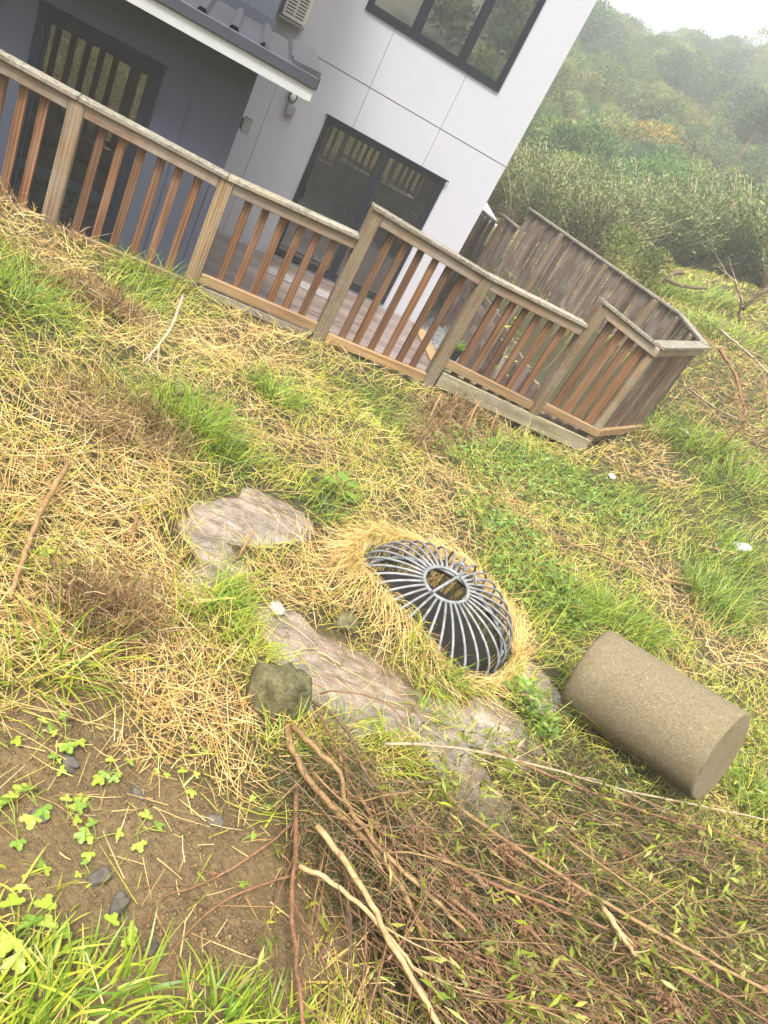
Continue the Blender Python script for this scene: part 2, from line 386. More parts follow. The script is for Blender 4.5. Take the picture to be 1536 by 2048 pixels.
def glass(name, fac, tint=(.9, .93, .92)):
    m, t, p, o = newmat(name); t.nodes.remove(p)
    tr = node(t, 'ShaderNodeBsdfTransparent'); tr.inputs[0].default_value = (*tint, 1)
    gl = node(t, 'ShaderNodeBsdfGlossy'); gl.inputs['Roughness'].default_value = .012; gl.inputs[0].default_value = (.95, .97, 1, 1)
    fr = node(t, 'ShaderNodeFresnel'); fr.inputs['IOR'].default_value = 1.5
    ad = node(t, 'ShaderNodeMath', operation='ADD'); t.links.new(fr.outputs[0], ad.inputs[0]); ad.inputs[1].default_value = fac
    mx = node(t, 'ShaderNodeMixShader'); t.links.new(ad.outputs[0], mx.inputs[0]); t.links.new(tr.outputs[0], mx.inputs[1]); t.links.new(gl.outputs[0], mx.inputs[2])
    t.links.new(mx.outputs[0], o.inputs['Surface']); return m
M['glass'] = glass('window_glass', .10); M['glass_up'] = glass('upper_window_glass', .42)
M['pet'] = glass('bottle_plastic', .12, (.93, .95, .97))
def ground_mat():
    m, t, p, o = newmat('bank_soil'); v = coords(t, rnd=False)
    n = noise(t, v, 5, 10, .7); n2 = noise(t, v, 60, 6, .7); n3 = noise(t, v, .8, 4)
    soil = ramp(t, n, [(.3, (.11, .068, .026)), (.55, (.23, .155, .065)), (.75, (.36, .26, .125))])
    soil = mixc(t, .5, soil, ramp(t, n2, [(.3, (.07, .042, .016)), (.7, (.36, .25, .115))]))
    at = node(t, 'ShaderNodeAttribute', attribute_name='Col')
    sp = node(t, 'ShaderNodeSeparateColor'); t.links.new(at.outputs['Color'], sp.inputs[0])
    shaded_turf = ramp(t, n2, [(.3, (.022, .022, .006)), (.5, (.055, .05, .014)), (.7, (.12, .095, .03))])  # turf darkened in colour for shade between blades; also the dark bed soil
    far = mixc(t, n3, (.035, .055, .018), (.075, .095, .03)); far = mixc(t, .4, far, ramp(t, noise(t, v, 1.5, 8, .7), [(.35, (.02, .035, .012)), (.7, (.12, .14, .05))]))
    c = mixc(t, sp.outputs[0], shaded_turf, soil); c = mixc(t, sp.outputs[1], c, far)
    grav = ramp(t, node_vor(t, v, 26), [(0, (.05, .055, .055)), (.5, (.15, .16, .155)), (1, (.30, .30, .29))])
    c = mixc(t, sp.outputs[2], c, grav)
    t.links.new(c, p.inputs['Base Color']); setp(p, Roughness=.75); ad = node(t, 'ShaderNodeMath', operation='ADD'); t.links.new(n2, ad.inputs[0]); t.links.new(noise(t, v, 22, 5, .65), ad.inputs[1]); bump(t, p, ad.outputs[0], .9, .03); return m
def node_vor(t, v, s):
    n = node(t, 'ShaderNodeTexVoronoi'); n.inputs['Scale'].default_value = s; t.links.new(v, n.inputs['Vector']); 
    sp = node(t, 'ShaderNodeSeparateColor'); t.links.new(n.outputs['Color'], sp.inputs[0]); return sp.outputs[0]
def leafmat(name, rough=.5, trans=.3):
    m, t, p, o = newmat(name); at = node(t, 'ShaderNodeAttribute', attribute_name='Col')
    oi = node(t, 'ShaderNodeObjectInfo'); hv = node(t, 'ShaderNodeHueSaturation')
    mr = node(t, 'ShaderNodeMapRange'); mr.inputs['To Min'].default_value = .75; mr.inputs['To Max'].default_value = 1.3; t.links.new(oi.outputs['Random'], mr.inputs[0])
    mh = node(t, 'ShaderNodeMapRange'); mh.inputs['To Min'].default_value = .485; mh.inputs['To Max'].default_value = .515; t.links.new(oi.outputs['Random'], mh.inputs[0])
    t.links.new(at.outputs['Color'], hv.inputs['Color'])
    if trans > .2 and name.startswith('shrub'): t.links.new(mr.outputs[0], hv.inputs['Value']); t.links.new(mh.outputs[0], hv.inputs['Hue'])
    t.links.new(hv.outputs[0], p.inputs['Base Color']); setp(p, Roughness=rough); p.inputs['Specular IOR Level'].default_value = .35
    tr = node(t, 'ShaderNodeBsdfTranslucent'); t.links.new(hv.outputs[0], tr.inputs[0])
    mx = node(t, 'ShaderNodeMixShader'); mx.inputs[0].default_value = trans
    t.links.new(p.outputs[0], mx.inputs[1]); t.links.new(tr.outputs[0], mx.inputs[2]); t.links.new(mx.outputs[0], o.inputs['Surface']); return m
M['leaf'] = leafmat('grass_leaf', .42, .22)
M['shrub'] = leafmat('shrub_leaf', .55, .3)
M['twig'] = leafmat('twig_bark', .65, .0)
def barkmat(name, a, b, c, rough=.7):
    m, t, p, o = newmat(name); v = coords(t); n = noise(t, v, 22, 6, .65); n2 = noise(t, v, 120, 4)
    t.links.new(mixc(t, .4, ramp(t, n, [(.3, a), (.5, b), (.72, c)]), ramp(t, n2, [(.3, a), (.7, c)])), p.inputs['Base Color']); setp(p, Roughness=rough); bump(t, p, n2, .5, .004); return m
M['bark'] = barkmat('willow_bark', (.11, .06, .025), (.26, .15, .06), (.40, .26, .11))
M['barkred'] = barkmat('red_twig_bark', (.07, .028, .016), (.19, .085, .04), (.36, .20, .095))
M['barkdark'] = barkmat('dark_bark', (.05, .03, .018), (.12, .075, .04), (.21, .145, .085))
M['peeled'] = barkmat('peeled_wood', (.22, .13, .05), (.42, .28, .12), (.55, .41, .22))
M['barkpale'] = barkmat('pale_dry_bark', (.24, .17, .10), (.40, .30, .18), (.52, .43, .30))
def concrete_agg():
    m, t, p, o = newmat('aggregate_concrete'); v = coords(t, rnd=False)
    n = noise(t, v, 3, 6, .6); n2 = noise(t, v, 90, 5, .7)
    vo = node(t, 'ShaderNodeTexVoronoi'); vo.inputs['Scale'].default_value = 150; t.links.new(v, vo.inputs['Vector'])
    sp = node(t, 'ShaderNodeSeparateColor'); t.links.new(vo.outputs['Color'], sp.inputs[0])
    base = ramp(t, n, [(.3, (.12, .087, .038)), (.7, (.205, .155, .078))])
    st = ramp(t, sp.outputs[0], [(0, (.07, .055, .035)), (.18, (.16, .12, .06)), (.86, (.23, .175, .095)), (.965, (.24, .185, .10)), (1, (.42, .36, .26))])
    c = mixc(t, .62, base, st); c = mixc(t, .3, c, ramp(t, n2, [(.3, (.1, .08, .045)), (.7, (.4, .34, .24))]))
    moss = ramp(t, noise(t, v, 4.5, 6, .65), [(.5, (0, 0, 0)), (.7, (1, 1, 1))]); mm = node(t, 'ShaderNodeMath', operation='MULTIPLY'); t.links.new(moss, mm.inputs[0]); mm.inputs[1].default_value = .45
    c = mixc(t, mm.outputs[0], c, (.13, .115, .035))
    t.links.new(c, p.inputs['Base Color']); setp(p, Roughness=.85)
    ad = node(t, 'ShaderNodeMath', operation='ADD'); t.links.new(n2, ad.inputs[0]); t.links.new(sp.outputs[1], ad.inputs[1]); bump(t, p, ad.outputs[0], .9, .006); return m
M['stalkgreen'] = plain('green_stalk', (.25, .30, .06), .5)
M['crumb'] = plain('soil_clod', (.15, .098, .042), .9, 0, .5, 90, .4, 200)
M['slatestone'] = plain('grey_stone', (.10, .088, .07), .8, 0, .4, 40, .4, 90, .2)
M['agg'] = concrete_agg()
def mossy():
    m, t, p, o = newmat('mossy_rubble'); v = coords(t, rnd=False); n = noise(t, v, 14, 8, .7); n2 = noise(t, v, 70, 5, .7)
    c = ramp(t, n, [(.36, (.02, .018, .006)), (.46, (.085, .075, .015)), (.56, (.14, .115, .045)), (.7, (.30, .26, .17))])
    t.links.new(mixc(t, .35, c, ramp(t, n2, [(.35, (.05, .05, .015)), (.7, (.3, .27, .16))])), p.inputs['Base Color']); setp(p, Roughness=.8); bump(t, p, n2, .9, .012); return m
M['mossy'] = mossy()
def watermat():
    m, t, p, o = newmat('running_water'); t.nodes.remove(p)
    tc = node(t, 'ShaderNodeTexCoord'); mp = node(t, 'ShaderNodeMapping'); mp.inputs['Rotation'].default_value = (0, 0, R(12)); mp.inputs['Scale'].default_value = (.45, 1.5, 1); t.links.new(tc.outputs['Object'], mp.inputs['Vector']); v = mp.outputs[0]
    w1 = noise(t, v, 14, 2, .45, .8); w2 = noise(t, v, 42, 2, .5, .6)
    ad = node(t, 'ShaderNodeMath', operation='MULTIPLY_ADD'); t.links.new(w2, ad.inputs[0]); ad.inputs[1].default_value = .35; t.links.new(w1, ad.inputs[2])
    b = node(t, 'ShaderNodeBump'); b.inputs['Strength'].default_value = .32; b.inputs['Distance'].default_value = .03; t.links.new(ad.outputs[0], b.inputs['Height'])
    tr = node(t, 'ShaderNodeBsdfTransparent'); tr.inputs[0].default_value = (.95, .92, .87, 1)
    gl = node(t, 'ShaderNodeBsdfGlossy'); gl.inputs['Roughness'].default_value = .02; t.links.new(b.outputs[0], gl.inputs['Normal'])
    fr = node(t, 'ShaderNodeFresnel'); fr.inputs['IOR'].default_value = 1.36; t.links.new(b.outputs[0], fr.inputs['Normal'])
    silt = node(t, 'ShaderNodeBsdfDiffuse'); v2 = coords(t, rnd=False)
    t.links.new(mixc(t, ramp(t, noise(t, v2, 9, 6, .65, .8), [(.38, (0, 0, 0)), (.62, (1, 1, 1))]), (.22, .16, .11), (.54, .415, .32)), silt.inputs[0])
    m0 = node(t, 'ShaderNodeMixShader'); t.links.new(ramp(t, noise(t, v, 7, 5, .6), [(.35, (.35,)*3), (.65, (.8,)*3)]), m0.inputs[0]); t.links.new(tr.outputs[0], m0.inputs[1]); t.links.new(silt.outputs[0], m0.inputs[2])
    mx = node(t, 'ShaderNodeMixShader'); mu = node(t, 'ShaderNodeMath', operation='MULTIPLY_ADD', use_clamp=True); t.links.new(fr.outputs[0], mu.inputs[0]); mu.inputs[1].default_value = 3.6; mu.inputs[2].default_value = .05
    t.links.new(mu.outputs[0], mx.inputs[0]); t.links.new(m0.outputs[0], mx.inputs[1]); t.links.new(gl.outputs[0], mx.inputs[2]); t.links.new(mx.outputs[0], o.inputs['Surface']); return m
M['water'] = watermat()
M['ground'] = ground_mat()

# ------------------------------------------------------------------ ground and water
jj, ii = np.meshgrid(np.arange(NG-1), np.arange(NG-1), indexing='ij')
a = (jj*NG+ii).ravel(); F = np.stack([a, a+1, a+NG+1, a+NG], 1)
rr = np.hypot(GX, GY)
gcol = np.zeros((NG*NG, 3), np.float32)
gcol[:, 0] = np.clip(capmask(GX, GY, MUD)+capmask(GX, GY, WATER)+.55*(rr < 2.2)*(vnoise(GX, GY, .3, 21)+.5), 0, 1).ravel()
gcol[:, 1] = np.maximum(sstep(19, 30, rr), sstep(12, 25, -GY)).ravel()
gcol[:, 2] = (in_yard(GX, GY) & (GZ < 0)).ravel()
kind(link('ground', fastmesh('ground', np.stack([GX, GY, GZ], -1).reshape(-1, 3), F, gcol, True), M['ground']), 'structure')
wx, wy = np.meshgrid(np.arange(-.6, 4.0, .022), np.arange(.8, 4.2, .022))
WZ = water_z(wx, wy); wet = (capmask(wx, wy, WATER, .5) > .15) & (WZ > hgt(wx, wy)-.025)
ny_, nx_ = wx.shape; ij = np.arange(nx_*ny_).reshape(ny_, nx_)
cell = wet[:-1, :-1] | wet[1:, :-1] | wet[:-1, 1:] | wet[1:, 1:]
q = np.stack([ij[:-1, :-1], ij[:-1, 1:], ij[1:, 1:], ij[1:, :-1]], -1)[cell]
used, inv = np.unique(q, return_inverse=True)
WV = np.stack([wx, wy, WZ+vnoise(wx, wy, .09, 31)*.004], -1).reshape(-1, 3)[used]
kind(link('water', fastmesh('water', WV, inv.reshape(-1, 4), None, True), M['water']), 'structure')

# ------------------------------------------------------------------ house
def rect_minus(r, o):
    (x0, x1, z0, z1), (a0, a1, c0, c1) = r, o
    if a0 >= x1 or a1 <= x0 or c0 >= z1 or c1 <= z0: return [r]
    out = []
    if c0 > z0: out.append((x0, x1, z0, c0))
    if c1 < z1: out.append((x0, x1, c1, z1))
    m0, m1 = max(z0, c0), min(z1, c1)
    if a0 > x0: out.append((x0, a0, m0, m1))
    if a1 < x1: out.append((a1, x1, m0, m1))
    return out
def wall_pieces(rects, opens):
    for o in opens: rects = [q for r in rects for q in rect_minus(r, o)]
    return rects
YW, YD = 11.93, 8.2
house = empty('house', (1.5, YW, 0), 'two storey house with white panelled wall and dark slate blue wing', 'house')
DOOR = (1.48, 3.53, 0.03, 2.19); UWIN = (1.40, 3.62, 3.59, 5.25)
xs = [0.30, .68, 1.88, 3.08, 4.29]; zs = [-.12, 2.785, 5.75, 7.2]
for i in range(4):
    for k in range(3):
        r = (xs[i]+(.003 if i else 0), xs[i+1]-(.003 if i < 3 else 0), zs[k]+(.006 if k else 0), zs[k+1]-.006)
        for (x0, x1, z0, z1) in wall_pieces([r], [DOOR, UWIN]): MB().box((x0, YW, z0), (x1, YW+.03, z1)).build('wall_panel', M['white'], house)
mb = MB()
for (x0, x1, z0, z1) in wall_pieces([(.30, 4.28, -.12, 7.2)], [DOOR, UWIN]): mb.box((x0, YW+.034, z0), (x1, YW+.16, z1))
mb.build('wall_core', M['joint'], house)
MB().box((4.13, YW+.165, -.12), (4.285, 19, 7.2)).build('side_wall', M['white'], house)
MB().box((-6, 19.002, -.12), (4.285, 19.1, 7.2)).build('rear_wall', M['white'], house)
MB().box((-6, YW+.1, 7.203), (4.4, 19.2, 7.3)).build('roof_slab', M['gutter'], house)
def window(name, parent, x0, x1, z0, z1, y, mull, mid=None, fw=.055, back=None, sill=True, gm='glass'):
    w = MB()
    w.box((x0, y-.025, z0), (x0+fw, y+.05, z1)).box((x1-fw, y-.025, z0), (x1, y+.05, z1))
    w.box((x0+fw, y-.026, z0), (x1-fw, y+.05, z0+fw)).box((x0+fw, y-.026, z1-fw), (x1-fw, y+.05, z1))
    f = w.build(name, M['alum'], parent)
    xsn = [x0+fw]+[m for m in mull]+[x1-fw]
    for m_ in mull: MB().box((m_-.035, y-.022, z0+fw), (m_+.035, y+.045, z1-fw)).build('mullion', M['alum'], f)
    for i in range(len(xsn)-1):
        p0 = xsn[i]+(.035 if i else 0); p1 = xsn[i+1]-(.035 if i < len(xsn)-2 else 0)
        s_ = MB()
        s_.box((p0, y-.008, z0+fw), (p0+.035, y+.03, z1-fw)).box((p1-.035, y-.008, z0+fw), (p1, y+.03, z1-fw))
        s_.box((p0+.035, y-.008, z0+fw), (p1-.035, y+.03, z0+fw+.05)).box((p0+.035, y-.008, z1-fw-.035), (p1-.035, y+.03, z1-fw))
        if mid: s_.box((p0+.035, y-.008, mid-.04), (p1-.035, y+.03, mid+.04))
        s_.build('sash', M['alum'], f)
        MB().box((p0+.035, y+.008, z0+fw+.05), (p1-.035, y+.014, z1-fw-.035)).build('pane', M[gm], f)
    if sill: MB().box((x0-.03, y-.055, z1+.002), (x1+.03, y-.027, z1+.022)).build('head_flashing', M['alum'], f)
    return f
f = window('sliding_door', house, *DOOR, YW, [2.51])
MB().box((1.585, YW-.06, 1.0), (1.605, YW-.009, 1.16), .004).build('handle', M['alum'], f)
d = window('window', house, *UWIN, YW, [2.15, 2.92], gm='glass_up')
MB().box((.35, 12.3, -.1), (4.1, 12.32, 2.4)).build('blind', M['curtain'], house)
MB().box((1.2, 12.9, 3.3), (4.1, 12.92, 5.6)).build('dark_room_backing', M['room'], house)  # dark sheet behind the panes, painted as unlit room depth
b = MB()
for k in range(18): b.box((1.5, 12.35, 5.2-k*.05), (2.12, 12.37, 5.235-k*.05))
b.build('venetian_blind', M['blind'], house)
# dark wing
WD = (-1.645, -.53, .02, 2.175); xd0, xd1 = -5.2, .268
bx = [-5.2, -4.0, -2.8, -1.95, -.665, -.243, .166, .268]
for i in range(len(bx)-1):
    mb = MB()
    for (x0, x1, z0, z1) in wall_pieces([(bx[i]+.004, bx[i+1]-(.004 if i < len(bx)-2 else 0), -.12, 2.68)], [WD]): mb.box((x0, YD, z0), (x1, YD+.03, z1))
    mb.build('cladding_panel', M['slate'], house)
for x in bx[1:-1]:
    for (x0, x1, z0, z1) in wall_pieces([(x-.012, x+.012, -.12, 2.66)], [WD]): MB().box((x0, YD-.012, z0), (x1, YD-.002, z1)).build('batten', M['slate'], house)
mb = MB()
for (x0, x1, z0, z1) in wall_pieces([(xd0, xd1-.004, -.12, 2.68)], [WD]): mb.box((x0, YD+.034, z0), (x1, YD+.1, z1))
mb.build('wing_core', M['slate'], house)
MB().box((xd1-.05, YD+.105, -.12), (xd1-.001, YW-.002, 2.68)).build('wing_side', M['slate'], house)
window('glazed_door', house, *WD, YD, [], mid=.77, fw=.085)
MB().box((-2.6, 8.9, -.1), (.2, 8.92, 2.6)).build('dark_room_backing', M['room'], house)  # same dark sheet for the unlit interior behind the wing door
# upper storey of the wing
YU = 9.2
for i, (x0, x1) in enumerate(((-5.2, -2.6), (-2.59, -1.3), (-1.29, -.02), (-.01, .27))): MB().box((x0, YU, 2.6), (x1, YU+.05, 7.0)).build('upper_cladding_panel', M['slate'], house)
MB().box((.215, YU+.055, 2.7), (.27, YW-.002, 7.0)).build('upper_side', M['slate'], house)
MB().box((-5.2, YU-.1, 7.005), (.4, YW, 7.1)).build('upper_roof', M['gutter'], house)
# lean-to roof: ribbed steel sheets, each sheet a piece
YG, ZG = 7.76, 2.775
roof = MB().box((-5.2, YG+.10, 2.62), (.74, YU, 2.69)).build('lean_to_roof', M['soffit'], house)
def sheet(x0, x1, y0, y1, z0, z1, pitch=.29):
    prof = []; x = x0
    while x < x1-1e-6:
        for dx, dz in ((0, 0), (.155, 0), (.185, .042), (.235, .042), (.265, 0)):
            if x+dx <= x1: prof.append((x+dx, dz))
        x += pitch
    prof.append((x1, 0)); V = []; Fc = []; nrow = 7
    for r_ in range(nrow):
        s_ = r_/(nrow-1)
        for (px_, dz) in prof: V.append((px_, y0+(y1-y0)*s_, z0+(z1-z0)*s_+dz))
    n_ = len(prof)
    for r_ in range(nrow-1):
        for k in range(n_-1): Fc.append((r_*n_+k, r_*n_+k+1, (r_+1)*n_+k+1, (r_+1)*n_+k))
    return MB().add(V, Fc)
for x0 in (-5.2, -4.33, -3.46, -2.59, -1.72, -.85, .02):
    sheet(x0, min(x0+.87, .50), YG+.01, YU-.002, ZG-.012, 2.875).build('roof_sheet', M['roof'], roof)
MB().box((-5.2, YU-.06, 2.865), (.30, YU-.003, 2.97)).build('apron_flashing', M['gutter'], roof)
fl = MB(); fl.add([(.49, YG+.0, ZG+.03), (.77, YG, ZG+.045), (.77, YU+.03, 2.92), (.49, YU+.03, 2.905), (.49, YG, ZG+.004), (.77, YG, ZG-.03), (.77, YU+.03, 2.78), (.49, YU+.03, 2.86)],
              [(0, 1, 2, 3), (0, 4, 5, 1), (1, 5, 6, 2), (2, 6, 7, 3)])
fl.build('barge_flashing', M['roof'], roof)
MB().box((.478, YG+.01, ZG+.035), (.494, YU, ZG+.055)).build('flashing_rib', M['roof'], roof)
MB().box((-5.2, YG-.005, ZG-.105), (.775, YG+.07, ZG-.006), .006).build('gutter', M['gutter'], roof)
MB().box((.776, YG-.008, ZG-.11), (.782, YG+.075, ZG+.004)).build('gutter_end', M['gutter'], roof)
MB().box((-5.2, YG+.02, 2.555), (.765, YG+.045, ZG-.107)).build('fascia', M['soffit'], roof)
MB().box((-5.2, YG+.047, 2.56), (.74, YD-.003, 2.57)).build('soffit', M['soffit'], roof)
MB().box((.742, YG+.047, 2.545), (.765, YU, 2.70)).build('barge_board', M['soffit'], roof)
# fittings on the walls
ac = empty('air_conditioner', (.56, YW-.15, 3.0), 'ivory louvred air conditioning box high on the white wall', 'air conditioner')
MB().box((.40, YW-.30, 3.02), (.72, YW-.003, 3.62), .012).build('casing', M['ivory'], ac)
for cx in (.43, .57):
    for k in range(14): MB().box((cx, YW-.304, 3.07+k*.038), (cx+.115, YW-.301, 3.085+k*.038)).build('louvre_slot', M['black'], ac)
MB().box((.38, YW-.31, 2.985), (.74, YW-.002, 3.008)).build('bracket', M['grey'], ac)
MB().box((.715, YW-.20, 2.99), (.73, YW-.185, 3.7)).build('cable_cover', M['ivory'], ac)
sc_ = empty('security_light', (.93, YW, 2.2), 'round white sensor lamp under the gutter end on the white wall', 'light')
p = [( .93+.055*math.cos(a_), YW-.09, 2.185+.075*math.sin(a_)) for a_ in np.linspace(0, 2*math.pi, 20)]
MB().tube(p, .008, 6, False).build('rim', M['black'], sc_, True)
MB().tube([(.93, YW-.002, 2.19), (.93, YW-.05, 2.19), (.93, YW-.085, 2.185), (.93, YW-.1, 2.185)], [.055, .058, .052, .02], 16).build('lens', M['lens'], sc_, True)
MB().box((.88, YW-.09, 2.235), (.98, YW-.003, 2.262), .004).build('hood', M['grey'], sc_)
wl = empty('wall_light', (.97, YW, 2.0), 'small grey cube wall light on the white wall below sensor lamp', 'light')
MB().box((.91, YW-.115, 1.955), (1.03, YW-.02, 2.075), .004).build('lamp_body', M['grey'], wl)
MB().box((.93, YW-.019, 1.975), (1.01, YW-.002, 2.055)).build('mount_plate', M['black'], wl)
wl = empty('wall_light', (.27, 8.33, 2.0), 'grey box wall light on corner of dark wing', 'light')
MB().box((.29, 8.26, 1.965), (.375, 8.38, 2.11), .004).build('lamp_body', M['grey'], wl)
MB().box((.269, 8.28, 1.99), (.288, 8.36, 2.085)).build('mount_plate', M['black'], wl)

# ------------------------------------------------------------------ deck and yard
deck = empty('deck', (2.1, 9.4, 0), 'wet brown timber deck at foot of the white wall', 'deck')
y = 7.02; k = 0
while y < YW-.15:
    MB().box((.30, y, -.03), (4.06+random.uniform(-.01, .01), y+.135, random.uniform(-.002, .001)), .003).build('deck_board', M['deck'], deck)
    y += .1415; k += 1
MB().box((.31, 7.03, -.115), (4.04, YW-.05, -.032)).build('joist_frame', M['dark'], deck)
mat_ = empty('doormat', (2.0, 11.0, .0), 'pale slatted doormat on the deck before the sliding door', 'mat')
mx0, mx1, my0, my1 = 1.32, 2.62, 10.86, 11.22
for k in range(6): MB().box((mx0, my0+k*.06, .006), (mx1, my0+k*.06+.034, .018), .003).build('slat', M['matgrey'], mat_)
for k in range(11): MB().box((mx0+k*.126, my0, .0185), (mx0+k*.126+.03, my1-.03, .024)).build('cross_slat', M['matgrey'], mat_)
st = empty('timber_step', (4.2, 10.4, -.12), 'low timber step along the end of the deck by gravel', 'step')
for k in range(2): MB().box((4.09+k*.15, 9.4, -.118), (4.23+k*.15, 11.75, .015-k*.05), .006).build('plank', M['lowrail'], st)
MB().box((4.10, 9.2, -.118), (4.36, 9.385, .05), .008).build('end_block', M['conc2'], st)
pp_ = empty('potted_plant', (4.55, 10.75, -.12), 'green grassy plant in black pot beside the timber step', 'plant')
MB().tube([(4.55, 10.75, -.118), (4.55, 10.75, .0), (4.55, 10.75, .17), (4.55, 10.75, .19)], [.13, .155, .18, .19], 18).build('pot', M['black'], pp_, True)

# ------------------------------------------------------------------ balustrade
YF = 6.5
fen = empty('balustrade', (1.5, YF, .9), 'weathered timber balustrade stepping along the top of the grassy bank', 'fence')
PX = [-2.12, -.92, .265, 1.50, 2.70, 3.91]; PWD = .058
CAPZ = [((-2.12, 1.985), (-.92, 1.93)), ((-.92, 1.93), (.265, 1.89)), ((.265, 1.89), (1.44, 1.925)), ((1.44, 2.205), (2.70, 2.125)), ((2.70, 2.125), (3.85, 2.13)), ((3.85, 2.40), (4.66, 2.275))]
LOWZ = [(.97, .95), (.93, .94), (1.045, 1.05), (1.0, 1.016), (1.24, 1.19), (1.24, 1.205)]
POST_TOP = [1.945, 1.895, 1.855, 2.168, 2.09, 2.363]
for i, x in enumerate(PX):
    MB().box((x-PWD, YF-PWD, .45), (x+PWD, YF+PWD, POST_TOP[i]), .006).build('post', M['post'], fen)
def slantbox(x0, z0, x1, z1, y0, y1, h, ch=0):
    """board from x0 to x1 whose top runs z0..z1"""
    V = [(x0, y0, z0-h), (x1, y0, z1-h), (x0, y1, z0-h), (x1, y1, z1-h), (x0, y0, z0), (x1, y0, z1), (x0, y1, z0), (x1, y1, z1)]
    return MB().add(V, [(0, 2, 3, 1), (4, 5, 7, 6), (0, 1, 5, 4), (2, 6, 7, 3), (0, 4, 6, 2), (1, 3, 7, 5)])
def bev(o, w=.005):
    md = o.modifiers.new('bevel', 'BEVEL'); md.width = w; md.segments = 1; md.limit_method = 'ANGLE'; return o
for i, ((x0, z0), (x1, z1)) in enumerate(CAPZ):
    stepR = i in (2, 4); e1 = x1-.003 if not stepR else x1-.0
    bev(slantbox(x0+.002, z0, e1, z1, YF-.075, YF+.075, .036).build('cap_rail', M['cap'], fen))
    pa = PX[i]+PWD+.002 if i != 5 else PX[5]+PWD+.002
    pb = (PX[i+1]-PWD-.002) if i < 5 else 4.74
    zz = lambda x: z0+(z1-z0)*(x-x0)/(x1-x0)
    bev(slantbox(pa, zz(pa)-.037, pb, zz(pb)-.037, YF-.05, YF-.003, .092).build('top_rail', M['rail'], fen))
    l0, l1 = LOWZ[i]
    bev(slantbox(pa, l0, pb, l1, YF-.05, YF-.003, .088).build('bottom_rail', M['lowrail'], fen))
    nb = 6 if i < 5 else 4
    for k in range(nb):
        t_ = (k+1)/(nb+1); x = pa+(pb-pa)*t_+random.uniform(-.006, .006); w_ = .033 if i < 5 else .045
        zb = l0+(l1-l0)*t_-.10-(.12 if i == 4 else 0); ztp = zz(x)-.10
        tl = random.uniform(-.006, .006)
        V = [(x-w_+tl, YF, zb), (x+w_+tl, YF, zb), (x-w_+tl, YF+.038, zb), (x+w_+tl, YF+.038, zb), (x-w_, YF, ztp), (x+w_, YF, ztp), (x-w_, YF+.038, ztp), (x+w_, YF+.038, ztp)]
        bev(MB().add(V, [(0, 2, 3, 1), (4, 5, 7, 6), (0, 1, 5, 4), (2, 6, 7, 3), (0, 4, 6, 2), (1, 3, 7, 5)]).build('baluster', M['bal'], fen), .004)
# corner return with close palings
A0 = np.array([4.72, 6.5]); A1 = np.array([6.06, 7.59]); B1 = np.array([6.80, 9.30]); E1 = np.array([5.50, 13.05])
def run(P, Q, s0, s1, off0, off1, z00, z01, z10, z11):
    """board along P-Q from s0..s1 (m), offset off0..off1 to the left; z00,z01 bottoms at ends, z10,z11 tops"""
    d_ = (Q-P)/np.linalg.norm(Q-P); n_ = np.array([-d_[1], d_[0]])
    a_ = P+d_*s0; b_ = P+d_*s1
    V = [(*(a_+n_*off0), z00), (*(b_+n_*off0), z01), (*(a_+n_*off1), z00), (*(b_+n_*off1), z01), (*(a_+n_*off0), z10), (*(b_+n_*off0), z11), (*(a_+n_*off1), z10), (*(b_+n_*off1), z11)]
    return MB().add(V, [(0, 2, 3, 1), (4, 5, 7, 6), (0, 1, 5, 4), (2, 6, 7, 3), (0, 4, 6, 2), (1, 3, 7, 5)])
L = np.linalg.norm(A1-A0)
bev(run(A0, A1, .0, L+.03, -.075, .075, 2.238, 2.325, 2.274, 2.36).build('cap_rail', M['capy'], fen))
bev(run(A0, A1, .02, L-.04, -.05, -.003, 2.145, 2.23, 2.236, 2.322).build('top_rail', M['rail'], fen))
bev(run(A0, A1, .02, L-.1, -.05, -.003, 1.115, 1.09, 1.205, 1.18).build('bottom_rail', M['lowrail'], fen))
MB().box((4.66, 6.47, .7), (4.75, 6.56, 2.235), .005).build('post', M['post'], fen)
for k in range(12):
    s0 = .04+k*.138; zt = 2.15+.085*s0/L
    bev(run(A0, A1, s0, s0+.118+random.uniform(-.01, .004), .0, .03, 1.0, 1.0, zt, zt).build('paling', M['bal' if k % 3 == 0 else 'pal'], fen), .003)
# retaining boards under the fence
ret = empty('retaining_wall', (1.5, 6.6, 0), 'low timber retaining boards under the balustrade, grey green', 'wall')
for i in range(7):
    MB().box((-3.2, 6.563, -.11+i*.142), (2.74, 6.60, .03+i*.142), .004).build('board', M['board'], ret)
for i in range(8):
    MB().box((2.76, 6.563, -.11+i*.15), (4.66, 6.60, .038+i*.15), .004).build('board', M['board'], ret)
    bev(run(A0, A1, .06, L-.02, .034, .07, -.11+i*.15, -.11+i*.15, .038+i*.15, .038+i*.15).build('board', M['board'], ret), .004)
bev(slantbox(2.78, 1.10, 4.7, 1.06, 6.44, 6.475, .16).build('face_board', M['board'], ret))
bev(slantbox(.35, .935, 1.40, .94, 6.455, 6.49, .07).build('face_board', M['board'], ret))
MB().box((2.78, 6.602, 1.06), (4.6, 6.74, 1.09)).build('ledge', M['board'], ret)

